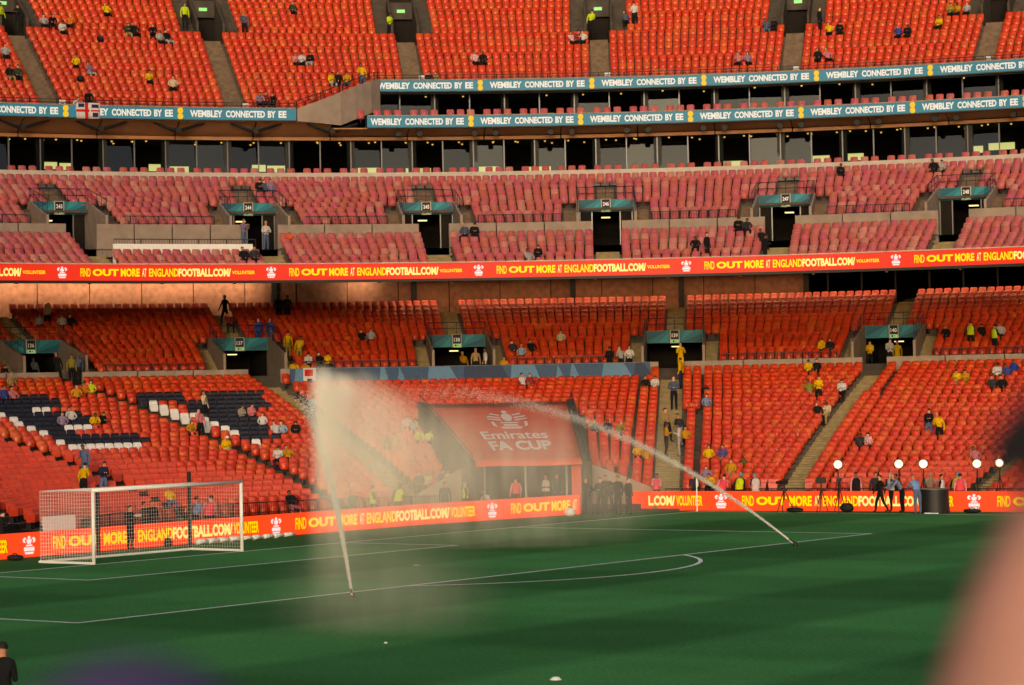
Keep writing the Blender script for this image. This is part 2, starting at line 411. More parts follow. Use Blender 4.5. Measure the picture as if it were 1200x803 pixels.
for q in sorted(single):
    s = SEATS[q]; loc, rz = seat_xform(s)
    k = {'r': random.randrange(4), 'w': 4, 'n': 5}[s[5]]
    o = bpy.data.objects.new({'r': 'stadium_seat', 'w': 'white_stadium_seat', 'n': 'navy_stadium_seat'}[s[5]], variants[k]); COL.objects.link(o)
    o.location = loc; o.rotation_euler = (0, 0, rz+random.uniform(-0.03, 0.03))
    fA = 155.3+8.2*s[1]/27.0; fB = 143.3+8.7*s[1]/27.0; left = s[2] > 150.6
    if s[5] == 'r':
        blk_ = 0 if s[2] > fA else (1 if s[2] > fB else 2)
        tag(o, ['red plastic tip-up seat below the narrow steps that run behind the goal frame', 'red plastic tip-up seat in the block with the E-shaped navy lettering', 'red plastic tip-up seat in the low rows right of the goal by the spray'][blk_], 'seat', ['red seats below the steps behind the goal', 'red seats around the E-shaped lettering', 'red seats low beside the spray'][blk_])
    elif s[5] == 'w':
        tag(o, 'white plastic tip-up seat edging the %s navy seat letter' % ('E-shaped' if left else 'solid blocky'), 'seat', 'white seats edging the %s letter' % ('E-shaped' if left else 'blocky'))
    else: tag(o, 'navy plastic tip-up seat forming the %s letter in the lower stand' % ('E-shaped' if left else 'solid blocky'), 'seat', 'navy seats of the %s letter' % ('E-shaped' if left else 'blocky'))
rest = [s for q, s in enumerate(SEATS) if q not in single]
bv = np.array(base.v); nv = len(bv); n = len(rest)
co = np.zeros((n, nv, 3)); tn = np.ones((n, nv, 4))
for k, s in enumerate(rest):
    loc, rz = seat_xform(s); rz += random.uniform(-0.03, 0.03); c_, s_ = math.cos(rz), math.sin(rz)
    co[k, :, 0] = loc[0]+bv[:, 0]*c_-bv[:, 1]*s_; co[k, :, 1] = loc[1]+bv[:, 0]*s_+bv[:, 1]*c_; co[k, :, 2] = loc[2]+bv[:, 2]
    tn[k, :, :3] = tint()
lt = np.array([len(f) for f in base.f]); lv = np.array([i for f in base.f for i in f])
me = bpy.data.meshes.new('distant_seats'); me.vertices.add(n*nv); me.vertices.foreach_set('co', co.ravel())
loops = (lv[None, :]+np.arange(n)[:, None]*nv).ravel(); me.loops.add(len(loops)); me.loops.foreach_set('vertex_index', loops.astype(np.int32))
tot = np.tile(lt, n); st = np.concatenate(([0], np.cumsum(tot)[:-1])); me.polygons.add(len(tot))
me.polygons.foreach_set('loop_start', st.astype(np.int32)); me.polygons.foreach_set('loop_total', tot.astype(np.int32))
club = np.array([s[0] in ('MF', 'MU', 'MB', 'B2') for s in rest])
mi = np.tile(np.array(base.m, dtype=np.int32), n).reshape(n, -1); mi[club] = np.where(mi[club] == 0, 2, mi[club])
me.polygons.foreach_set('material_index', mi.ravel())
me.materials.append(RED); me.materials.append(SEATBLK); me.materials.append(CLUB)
ca = me.color_attributes.new('tint', 'FLOAT_COLOR', 'POINT'); ca.data.foreach_set('color', tn.ravel())
me.update(calc_edges=True); me.validate()
o = bpy.data.objects.new('distant_seats', me); COL.objects.link(o)
tag(o, 'rows of red plastic seats filling all three tiers of the stand', 'seats', kind='stuff')
print('SEATS', len(SEATS), 'single', len(single))
# ---------------------------------------------------------------- terraces (stepped concrete), cut where doorways pass
def tread(t, i, a):
    n = TIERS[t][0]; r, z = row(t, i, a)
    dr = (row(t, 1, a)[0]-row(t, 0, a)[0]) if n > 1 else 0.8
    return r-0.55*dr, r+0.45*dr, z
def terrace(mb, t, a0, a1, i0, i1, z_base=None):
    def prof(a):
        P = []
        ri, ro, z = tread(t, i0, a); P.append((ri, z-(0.14 if z_base is None else z-z_base)))
        for i in range(i0, i1+1):
            ri, ro, z = tread(t, i, a); P += [(ri, z), (ro, z)]
        return P
    mb.lathe(prof, a0, a1, 1.0)
def cut_terrace(name, t, lo, hi, cuts, i0, i1, m, z_base=None):
    """cuts: list of (a_lo,a_hi,first_row_kept) """
    mb = MB(); cur = lo
    for c0, c1, k in sorted(cuts):
        if c0 > cur: terrace(mb, t, cur, min(c0, hi), i0, i1, z_base)
        if k <= i1 and c1 > lo and c0 < hi: terrace(mb, t, max(c0, lo), min(c1, hi), k, i1, z_base)
        cur = c1
    if cur < hi: terrace(mb, t, cur, hi, i0, i1, z_base)
    return tag(mb.build(name, m), kind='structure')
TERR = mat('terrace_concrete', lin((86,74,68)), 0.9, 0.2, noise=0.25, scale=1.5)
lt_ = cut_terrace('lower_terrace', 'LL', A0-2, 172, [(TUN_R, TUN_L+0.3, 18)], 0, 27, TERR, 0.0)
lu_ = cut_terrace('lower_terrace_back', 'LU', A0-2, A1, [(a-ringdeg(1.6, 66), a+ringdeg(1.6, 66), 6) for a, n in VL], 0, 13, TERR)
mf_ = cut_terrace('middle_terrace_front', 'MF', A0-2, A1, [(a-ringdeg(0.75, 58), a+ringdeg(0.75, 58), 9) for a, n in VM if not 142.9 < a < 151.9]+[(143.3, 151.1, 9), (151.1001, 152.6, 9), (141.9, 143.2999, 9)], 0, 5, TERR)
mu_ = cut_terrace('middle_terrace_back', 'MU', A0-2, A1, [(a-ringdeg(1.55, 63), a+ringdeg(1.55, 63), 4) for a, n in VM], 0, 8, TERR)
mb = MB()
for a, n in VM:     # stair rows below each middle doorway
    terrace(mb, 'MF', a-ringdeg(0.75, 58), a+ringdeg(0.75, 58), 0, 3)
terrace(mb, 'MF', 143.3, 151.1, 0, 2)
for b0, b1 in ((151.1, 151.84-0.72), (151.84+0.72, 152.6), (141.9, 142.64-0.72), (142.64+0.72, 143.3)):
    if b1 > b0: terrace(mb, 'MF', b0, b1, 0, 5)
mb.build('stair_rows', TERR, mf_)
cuts = [(a-ringdeg(0.75, 82), a+ringdeg(0.75, 82), 17) for a in UA]
mb = MB()
def up_seg(a0, a1, i0, i1): terrace(mb, 'UP', a0, a1, i0, i1)
edges = sorted(set([A0-2, 135.4, 136.4, 137.5, 138.5, 139.5, A1]+[c for q in cuts for c in q[:2]]))
for e0, e1 in zip(edges[:-1], edges[1:]):
    m_ = (e0+e1)/2; f_ = up_first(m_); hole = any(c[0] < m_ < c[1] for c in cuts)
    if hole: up_seg(e0, e1, f_, 11); up_seg(e0, e1, 17, 25)
    else: up_seg(e0, e1, f_, 25)
up_ = tag(mb.build('upper_terrace', TERR), kind='structure')
# cross walk between the two lower banks, deck slabs
mb = MB()
mb.lathe(lambda a: [(62.0,6.0),(62.0,6.35),(63.45,6.35),(63.45,6.75)], A0-2, A1, 1.0)
mb.build('cross_walk', CONC_D, lu_)
mb = MB(); mb.lathe(lambda a: [(54.45,11.45),(54.7,11.5),(76.6,12.75)], A0-2, A1, 1.0)
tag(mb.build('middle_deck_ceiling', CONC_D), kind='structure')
mb = MB(); mb.lathe(lambda a: [(60.0,13.4),(66.0,13.4),(76.0,13.4)], A0-2, A1, 1.0)
mb.lathe(lambda a: [(63.0,6.33),(76,6.33)], A0-2, A1, 1.0)
tag(mb.build('passage_floor', CONC_D), kind='structure')
# aisle stairs: half steps and tread sheets
def stair(t, name, b, e, w, i0, i1, m, parent, nose=None):
    mb = MB(); n = TIERS[t][0]-1
    for i in range(i0, i1+1):
        a = b+(e-b)*i/max(n, 1)
        ri, ro, z = tread(t, i, a); h = ringdeg(w/2-0.03, ri)
        mb.lathe(lambda q: [(ri+0.012,z+0.004),(ro-0.012,z+0.004)], a-h, a+h, 5)
        rz = row(t, min(i+1, n), a)[1]-z if i < n else 0.2
        if i > i0: zp = row(t, i-1, a)[1]; mb.lathe(lambda q: [(ri-0.004,(z+zp)/2+0.006),(ri-0.004,z+0.003)], a-h, a+h, 5)
        mb.lathe(lambda q: [(ro-0.36,z+0.005),(ro-0.36,z+rz*0.5),(ro-0.004,z+rz*0.5),(ro-0.004,z+0.005)], a-h, a+h, 5, True)
    return mb.build(name, m, parent)
for b, e, w in LL_A: stair('LL', 'aisle_stair', b, e, w, 0, 27, STEP_M, lt_)
for a, n in VL:
    stair('LU', 'aisle_stair', a, a, 1.1, 6, 13, STEP_M, lu_)
    for s_ in (-1, 1): q = a+s_*ringdeg(2.05, 66); stair('LU', 'aisle_stair', q, q, 0.8, 0, 5, STEP_M, lu_)
for a, n in VM:
    stair('MU', 'aisle_stair', a, a, 1.1, 4, 7, STEP_U, mu_); stair('MF', 'aisle_stair', a, a, 1.3, 0, 3, STEP_M, mf_)
    for s_ in (-1, 1): q = a+s_*ringdeg(1.98, 63); stair('MU', 'aisle_stair', q, q, 0.75, 0, 3, STEP_U, mu_)
for a in UA:
    stair('UP', 'aisle_stair', a, a, 1.15, up_first(a), 11, STEP_U, up_)
    for s_ in (-1, 1): q = a+s_*ringdeg(1.25, 81); stair('UP', 'aisle_stair', q, q, 0.95, 12, 25, CONC_D, up_)
# ---------------------------------------------------------------- parapets and walls of the stand
def ringwall(name, r0, r1, z0, z1, a0, a1, m, label, cat, parent=None, step=0.5, group=None):
    mb = MB(); mb.lathe(lambda a: [(r0,z0),(r0,z1),(r1,z1),(r1,z0)], a0, a1, step, True)
    o = mb.build(name, m, parent)
    if not parent: tag(o, label, cat, group)
    return o
# wall under the walk between the lower banks (broken at each doorway stair)
gaps = [(b+(e-b), w/2) for b, e, w in LL_A]
cur = A0-2; segs = []
for a, hw in sorted((e, w/2) for b, e, w in LL_A):
    h = ringdeg(hw+0.05, 62.2); segs.append((cur, a-h)); cur = a+h
segs.append((cur, A1))
wall = empty('cross_wall', W(62.2, 128, 6.0)); tag(wall, 'low pale concrete wall between the two banks of lower seats', 'wall')
def into(o, p):     # parent keeping world position
    o.parent = p; o.matrix_parent_inverse = Matrix.Translation(Vector(p.location)).inverted() @ Matrix.Identity(4) if p.rotation_euler.z == 0 else (Matrix.Translation(p.location) @ Matrix.Rotation(p.rotation_euler.z, 4, 'Z')).inverted()
    return o
for s0, s1 in segs:
    n = max(1, int((s1-s0)/2.4))
    for k in range(n):
        q0 = s0+(s1-s0)*k/n+0.03; q1 = s0+(s1-s0)*(k+1)/n-0.03
        into(ringwall('wall_panel', 62.05, 62.2, 5.9, 7.1, q0, q1, CONC, '', ''), wall)
        for key in ('label', 'category'):
            pass
# blue printed barrier cloth hung along it
BA0, BA1 = 122.95, 141.1
def onring(r):
    return lambda a, z: W(r, a, z)
bar = empty('barrier_cloth', W(61.95, 132, 6.3)); tag(bar, 'blue barrier cloth with paler angular shapes along the walk above the tunnel', 'barrier')
into(ringwall('cloth', 61.9, 61.96, 6.28, 7.08, BA0, BA1, BLUE, '', ''), bar)
shards = [(124,125.4,BLUE_L),(123,123.8,BLUE_D),(126.6,127.0,BLUE_L),(127.4,127.7,BLUE_L),(128.6,130.0,BLUE_L),(130.2,132.4,BLUE_D),(132.8,134.2,BLUE_L),(135.4,135.7,BLUE_L),(136.2,136.6,BLUE_L),(137.4,139.2,BLUE_D),(139.6,140.9,BLUE_L)]
for s0, s1, m in shards:
    k = random.uniform(0.1, 0.3)
    into(polyprint([[(s1,6.29),(s0-k*0.6,6.29),(s0+k,7.07),(s1-k*0.4,7.07)]], onring(61.89), m, None), bar)
# middle tier wall between its two banks
cur = A0-2; segs = []
for a, n in sorted(VM):
    h = ringdeg(0.78, 60.2); segs.append((cur, a-h)); cur = a+h
segs.append((cur, A1))
wall = empty('middle_cross_wall', W(60.3, 128, 13.4)); tag(wall, 'low concrete wall dividing the pink lit middle tier seats', 'wall')
for s0, s1 in segs:
    n = max(1, int((s1-s0)/1.9))
    for k in range(n):
        into(ringwall('wall_panel', 60.15, 60.35, 13.0, 14.72, s0+(s1-s0)*k/n+0.03, s0+(s1-s0)*(k+1)/n-0.03, CONC, '', ''), wall)
# viewing platform left of doorway 244
pl = empty('viewing_platform', W(58.6, 147.2, 12.7)); tag(pl, 'flat viewing platform with railing behind a white wall in the middle tier', 'platform')
into(ringwall('platform_floor', 57.45, 60.1, 12.3, 12.78, 143.35, 151.05, CONC_D, '', ''), pl)
into(ringwall('white_wall', 57.3, 57.42, 12.2, 13.52, 143.7, 151.0, WHITE, '', ''), pl)
def railing(name, pts, h, parent=None, m=None, gap=0.14, posts=1.5, bar_r=0.010):
    """posts, two rails and thin uprights along a polyline of floor points"""
    m = m or RAIL_M
    P_ = [Vector(p) for p in pts]
    e = parent
    mb = MB()
    for hh in (h, h*0.55, 0.12): mb.tube([p+Vector((0,0,hh)) for p in P_], 0.024 if hh == h else 0.015, 5)
    a_ = mb.build('rail', m, None); into(a_, e)
    mbp = MB(); mbb = MB(); acc = 0; nxt_p = 0; nxt_b = 0
    for p0, p1 in zip(P_[:-1], P_[1:]):
        L = (p1-p0).length
        while nxt_b <= acc+L:
            q = p0+(p1-p0)*((nxt_b-acc)/L)
            mbb.add([q+Vector((-bar_r,0,0.12)), q+Vector((bar_r,0,0.12)), q+Vector((0,bar_r,0.12)), q+Vector((-bar_r,0,h)), q+Vector((bar_r,0,h)), q+Vector((0,bar_r,h))], [(0,1,4,3),(1,2,5,4),(2,0,3,5)]); nxt_b += gap
        while nxt_p <= acc+L:
            q = p0+(p1-p0)*((nxt_p-acc)/L); mbp.tube([q, q+Vector((0,0,h))], 0.028, 5); nxt_p += posts
        acc += L
    p_ = into(mbp.build('posts', m, None), e); p_['kind'] = 'stuff'
    b_ = into(mbb.build('upright_bars', m, None), e); b_['kind'] = 'stuff'
def arc(r, a0, a1, z, n=None):
    n = n or max(2, int(abs(a1-a0)/0.6)+1)
    return [W(r, a0+(a1-a0)*k/(n-1), z) for k in range(n)]
railing('railing', arc(57.6, 143.5, 150.9, 12.78), 1.0, pl)
# front railings of the banks
def bank_rail(r, z, h, a0, a1, lab, grp):
    e = empty('front_railing', W(r, (a0+a1)/2, z)); tag(e, lab, 'railing', grp); railing('railing', arc(r, a0, a1, z), h, e); return e
vl = sorted(VL)
for k in range(len(vl)-1):
    if vl[k+1][0] > A1: a1 = A1
    a0, a1 = vl[k][0]+ringdeg(2.6, 63.5), min(vl[k+1][0]-ringdeg(2.6, 63.5), A1)
    if a1-a0 > 1: bank_rail(63.5, 6.76, 0.72, a0, a1, 'dark barred railing before the front row between two lower tier doorways', 'lower bank railings')
vm = sorted(VM)
for k in range(len(vm)-1):
    a0, a1 = vm[k][0]+ringdeg(2.45, 61), vm[k+1][0]-ringdeg(2.45, 61)
    bank_rail(60.95, 14.36, 0.85, a0, min(a1, A1), 'navy barred railing before the seats between two middle tier doorways', 'middle bank railings')
e = empty('front_fence', W(38.9, 150, 0)); tag(e, 'dark fence along the front row behind the goal boards', 'fence')
railing('f', [W(r_front(a)-0.9, a, 0.0) for a in [136.5+k*0.75 for k in range(46)]], 0.95, e, BLACK, gap=0.11, bar_r=0.014)
e = empty('front_fence', W(39, 112, 0)); tag(e, 'dark fence along the front row behind the touchline boards', 'fence')
railing('f', [(-2.2+k*1.0, yb(-2.2+k*1.0)+0.75, 0.0) for k in range(34)], 0.98, e, BLACK, gap=0.11, bar_r=0.014)
# ---------------------------------------------------------------- doorways (vomitories) with teal headers
def vomitory(a, num, rf, rh, zf, zt0, zt1, wdt, inner, lab, deep=6.0):
    e = empty('doorway', W(rf, a, zf), rad(a-90)); tag(e, lab, 'doorway', 'numbered stand doorways')
    D = rh-rf; hw = wdt/2; H0, H1 = zt0-zf, zt1-zf
    for s_ in (-1, 1):
        mb = MB(); x0, x1 = sorted((s_*hw, s_*(hw+0.14)))
        mb.prism([(-0.05,0.0),(D+0.3,0.0),(D+0.3,H1+0.02),(D-0.1,H1+0.02),(0.35,H1-0.95),(-0.05,H1-0.95)], x0, x1)
        w_ = mb.build('side_wall', CONC, e)
        mb = MB(); x = s_*(hw+0.07)
        mb.tube([(x,0.0,H1-0.95),(x,0.0,H1-0.15),(x,D,H1+0.72),(x,D+0.3,H1+0.72)], 0.022, 5)
        mb.tube([(x,0.0,H1-0.5),(x,D,H1+0.36)], 0.015, 5)
        for k in range(5): yy = D*k/4; mb.tube([(x,yy,H1-0.93+0.9*k/4),(x,yy,H1-0.15+0.87*k/4)], 0.016, 4)
        mb.build('handrail', RAIL_M, e)
    mb = MB(); mb.box(-hw, hw, D-0.06, D+0.06, H0, H1); hd = mb.build('header', TEAL, e)
    loc = lambda x, z: (x, D-0.064, z)
    m_ = H0; M_ = H1
    polyprint([[(-hw+0.05,M_-0.03),(-hw+0.05,m_+0.1),(-0.45,M_-0.03)],[(0.3,m_+0.03),(hw-0.05,m_+0.03),(hw-0.05,m_+0.5)]], loc, TEAL_D, hd)
    polyprint([[(-0.9,m_+0.03),(-0.35,m_+0.03),(-0.35,M_-0.12)],[(0.55,M_-0.04),(1.1,M_-0.04),(0.4,m_+0.2)]], loc, TEAL_L, hd)
    mb = MB(); mb.box(-0.27,0.27,D-0.14,D-0.07,m_-0.02,M_+0.02); sg = mb.build('number_sign', CONC_P, e)
    mb = MB(); mb.box(-0.22,0.22,D-0.15,D-0.141,m_+0.2,M_-0.01); mb.build('number_plate', INK, sg)
    lettering(str(num), lambda x, z: (x, D-0.153, z), -0.17, 0.17, m_+0.31, m_+0.53, WHITE, sg, 0.03)
    mb = MB(); mb.box(-0.2,0.2,D-0.15,D-0.141,m_+0.03,m_+0.165); mb.build('exit_plate', EXITG, sg)
    polyprint([[(-0.12,m_+0.05),(-0.02,m_+0.05),(-0.02,m_+0.145),(-0.12,m_+0.145)],[(0.03,m_+0.07),(0.13,m_+0.1),(0.03,m_+0.13)]], lambda x, z: (x, D-0.153, z), INK, sg)
    # header return, roof slab, passage walls and the dark corridor behind
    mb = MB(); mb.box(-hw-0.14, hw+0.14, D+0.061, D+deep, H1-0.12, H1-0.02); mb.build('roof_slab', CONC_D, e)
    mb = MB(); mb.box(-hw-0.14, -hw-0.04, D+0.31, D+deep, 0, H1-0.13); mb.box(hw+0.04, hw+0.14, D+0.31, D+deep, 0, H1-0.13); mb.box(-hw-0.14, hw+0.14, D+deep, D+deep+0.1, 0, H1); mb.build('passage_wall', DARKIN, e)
    if inner < hw-0.1:
        for s_ in (-1, 1):
            x0, x1 = sorted((s_*inner, s_*(hw-0.02)))
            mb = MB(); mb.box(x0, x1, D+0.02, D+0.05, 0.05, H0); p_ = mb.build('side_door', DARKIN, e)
            mb = MB(); mb.box(x0, x0+0.06, D-0.02, D+0.015, 0.05, H0-0.004); mb.box(x1-0.06, x1, D-0.02, D+0.015, 0.05, H0-0.004); mb.build('door_frame', STEEL, p_)
    mb = MB(); mb.box(-0.25,0.25,D+2.2,D+2.5,H0-0.2,H0-0.14)
    mb.build('passage_lamp', LAMPW, e)
    # railing over the header
    mb = MB()
    for hh in (0.35, 0.7): mb.tube([(-hw,D+0.05,H1+hh),(hw,D+0.05,H1+hh)], 0.02, 5)
    for k in range(7): x = -hw+2*hw*k/6; mb.tube([(x,D+0.05,H1),(x,D+0.05,H1+0.7)], 0.016, 4)
    mb.build('header_rail', RAIL_M, e)
    return e
LAMPW = mat('warm_lamp', (0.8,0.75,0.5), 0.5, 0.3, emit=lin((255,236,160)), estr=1.4/EXP)
for a, n in VL: vomitory(a, n, 63.0, 67.9, 6.35, 8.22, 8.93, 3.2, 1.6, 'lower tier doorway under a teal header reading %d' % n)
for a, n in VM: vomitory(a, n, 60.9, 64.5, 13.4, 15.52, 16.2, 3.0, 0.75, 'middle tier doorway under a teal header reading %d' % n, 5.0)
# upper tier stair openings
for k, a in enumerate(UA):
    r = row('UP', 12, a)[0]-0.44; z = row('UP', 11, a)[1]
    e = empty('stair_opening', W(r, a, z), rad(a-90))
    tag(e, 'dark stair opening with concrete cheeks at the head of the brown upper tier stairs', 'doorway', 'upper tier stair openings')
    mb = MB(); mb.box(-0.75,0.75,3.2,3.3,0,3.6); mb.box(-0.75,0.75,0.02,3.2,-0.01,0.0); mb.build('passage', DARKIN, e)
    for s_ in (-1, 1):
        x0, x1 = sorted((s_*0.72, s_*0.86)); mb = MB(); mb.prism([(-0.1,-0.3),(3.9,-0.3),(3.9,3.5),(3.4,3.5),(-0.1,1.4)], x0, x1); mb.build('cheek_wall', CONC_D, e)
    mb = MB(); mb.box(-0.71,0.71,2.9,3.1,2.15,3.2); l_ = mb.build('lintel', CONC_D, e)
    mb = MB(); mb.box(-0.25,0.25,2.85,2.895,2.55,2.75); mb.build('exit_plate', EXITG, l_)
# ---------------------------------------------------------------- LED ribbons
LRED = led('red', (226,44,24), 0.95); LBRD = led('board_red', (246,72,32), 1.0); LYEL = led('yellow', (255,214,10), 1.0); LCRM = led('cream', (250,230,130), 1.0); LWHT = led('white', (250,226,232), 0.9)
LTEAL = led('teal', (40,118,136), 0.85); LTXT = led('pale', (222,214,206), 0.95); LORG = led('gold', (226,180,30), 0.95)
SEQ = [('FIND',.087,.135,LYEL,0.02,0),('OUT',.145,.27,LYEL,0.05,0),('MORE',.279,.37,LYEL,0.045,0),('AT',.381,.402,LCRM,0.02,0),('ENGLAND',.414,.555,LYEL,0.03,0),('FOOTBALL.COM/',.555,.807,LCRM,0.05,0),('VOLUNTEER',.812,.922,LYEL,0.03,0)]
def find_out_more(fn, s0, period, zmid, h, parent, small_last):
    """one round of the running message, fn(distance, z)"""
    for tx, f0, f1, m, bo, sh in SEQ:
        hh = h*(0.42 if (small_last and tx == 'VOLUNTEER') else (0.86 if tx == 'OUT' else 1.0))
        into(lettering(tx, fn, s0+f0*period, s0+f1*period, zmid-hh/2, zmid+hh/2, m, None, bo), parent)
    cw = h*1.25
    into(polyprint([[(s0+(x-0.5)*cw, zmid+(y-0.5)*cw*1.1) for x, y in P_] for P_ in mark_polys()], fn, LWHT, None, 'cup_mark'), parent)
mid = empty('led_ribbon', W(54.3, 130, 11.5)); tag(mid, 'long red LED ribbon with yellow running message along the middle tier front', 'ribbon display')
into(ringwall('display_panel', 54.3, 54.44, 11.5, 12.3, A0-2, A1, LRED, '', ''), mid)
into(ringwall('ribbon_trim', 54.24, 54.46, 12.304, 12.36, A0-2, A1, CONC_P, '', ''), mid)
into(ringwall('ribbon_trim', 54.26, 54.5, 11.36, 11.495, A0-2, A1, BLACK, '', ''), mid)
per = math.radians(11.29)*54.29
fm = lambda s, z: W(54.29, 154.65-math.degrees(s/54.29), z)
for k in range(-1, 6): find_out_more(fm, per*k, per, 11.9, 0.41, mid, True)
def teal_ribbon(r, z0, z1, a0, a1, first, step, lab):
    e = empty('led_ribbon', W(r, (a0+a1)/2, z0)); tag(e, lab, 'ribbon display')
    into(ringwall('display_panel', r, r+0.12, z0, z1, a0, a1, LTEAL, '', ''), e)
    into(ringwall('ribbon_trim', r-0.04, r+0.14, z1+0.002, z1+0.06, a0, a1, CONC, '', ''), e)
    into(ringwall('ribbon_trim', r-0.03, r+0.16, z0-0.07, z0-0.003, a0, a1, CONC_D, '', ''), e)
    R = r-0.01; zm = (z0+z1)/2; h = (z1-z0)*0.60
    fn = lambda s, z: W(R, first-math.degrees(s/R), z)
    L = math.radians(step)*R
    for k in range(-12, 12):
        c = first-step*k
        if not (a0+0.15 < c < a1-0.15): 
            pass
        # mark, then the words to its right
        if a0+0.2 < c < a1-0.05:
            into(polyprint([ellipse(k*L, zm+h*0.42, h*0.42, h*0.46), ellipse(k*L, zm-h*0.42, h*0.42, h*0.46)], fn, LORG, None, 'figure_mark'), e)
        c1 = c-step*0.95
        for tx, f0, f1 in (('WEMBLEY',.085,.37),('CONNECTED',.40,.745),('BY',.77,.84),('EE',.865,.935)):
            x0, x1 = k*L+f0*L, k*L+f1*L
            if a0 < first-math.degrees(x1/R) and first-math.degrees(x0/R) < a1:
                into(lettering(tx, fn, x0, x1, zm-h/2, zm+h/2, LTXT, None, 0.04), e)
    return e
teal_ribbon(69.5, 21.3, 21.95, 139.55, A1, 150.32, 5.33, 'teal LED ribbon with white words that ends at the sloping concrete wall')
teal_ribbon(72.75, 23.36, 23.98, A0-2, 135.55, 130.65, 5.17, 'upper teal LED ribbon with white words over the box windows')
teal_ribbon(69.5, 20.9, 21.53, A0-2, 136.2, 131.28, 5.2, 'lower teal LED ribbon with white words between two box levels')
# sloping concrete wall where the upper tier front steps up
pts = [(139.5,69.48,21.25,21.97),(138.4,69.6,21.15,22.45),(137.4,69.9,21.06,22.95),(136.6,70.6,21.5,23.4),(135.8,71.6,21.95,23.85),(135.3,72.6,22.2,24.02)]
mb = MB(); o_ = []
for a, r, z0, z1 in pts: o_ += [W(r,a,z0), W(r,a,z1), W(r+0.3,a,z1), W(r+0.3,a,z0)]
n = len(pts); mb.add(o_, [(4*i+j, 4*i+(j+1) % 4, 4*i+4+(j+1) % 4, 4*i+4+j) for i in range(n-1) for j in range(4)]+[(3,2,1,0), tuple(4*(n-1)+k for k in range(4))])
tag(mb.build('ramp_wall', CONC), 'sloping pink grey concrete wall joining two heights of the upper tier front', 'wall')
e = empty('front_railing', W(70, 138, 22)); tag(e, 'thin dark railing climbing along the sloping concrete wall', 'railing')
railing('r', [W(r+0.15, a, z1) for a, r, z0, z1 in pts], 0.45, e, BLACK)
e = empty('front_railing', W(69.7, 150, 22)); tag(e, 'thin dark railing on top of the left teal ribbon', 'railing'); railing('r', arc(69.72, 139.6, A1, 21.99), 0.3, e, BLACK, gap=0.3)
e = empty('front_railing', W(73, 115, 24)); tag(e, 'thin dark railing on top of the upper teal ribbon', 'railing'); railing('r', arc(72.95, A0-2, 135.4, 24.02), 0.3, e, BLACK, gap=0.3)
# ---------------------------------------------------------------- box windows
def glass_mat(name, ior, tintc=(0.5,0.54,0.52)):
    m = bpy.data.materials.new(name); m.use_nodes = True; nt = m.node_tree; nt.nodes.clear(); N = nt.nodes.new
    o = N('ShaderNodeOutputMaterial'); t = N('ShaderNodeBsdfTransparent'); t.inputs[0].default_value = (*tintc, 1); g_ = N('ShaderNodeBsdfGlossy'); g_.inputs['Roughness'].default_value = 0.03; g_.inputs['Color'].default_value = (0.85,0.93,1,1)
    f = N('ShaderNodeFresnel'); f.inputs['IOR'].default_value = ior; mx = N('ShaderNodeMixShader')
    nt.links.new(f.outputs[0], mx.inputs[0]); nt.links.new(t.outputs[0], mx.inputs[1]); nt.links.new(g_.outputs[0], mx.inputs[2]); nt.links.new(mx.outputs[0], o.inputs['Surface'])
    return m
GLASS = glass_mat('box_glass', 1.12); GLASS_R = glass_mat('mirror_glass', 1.45)
FRAME = mat('window_frame', lin((98,100,108)), 0.4, 0.5, metal=0.4)
COLM = mat('dark_column', lin((40,37,36)), 0.6, 0.3)
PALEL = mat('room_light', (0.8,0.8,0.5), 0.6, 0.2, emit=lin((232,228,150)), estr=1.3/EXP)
SPOT = mat('spot_light', (0.8,0.7,0.4), 0.6, 0.2, emit=lin((255,196,90)), estr=1.6/EXP)
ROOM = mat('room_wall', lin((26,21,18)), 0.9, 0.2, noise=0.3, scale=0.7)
CEILR = mat('room_ceiling', lin((30,27,25)), 0.9, 0.2)
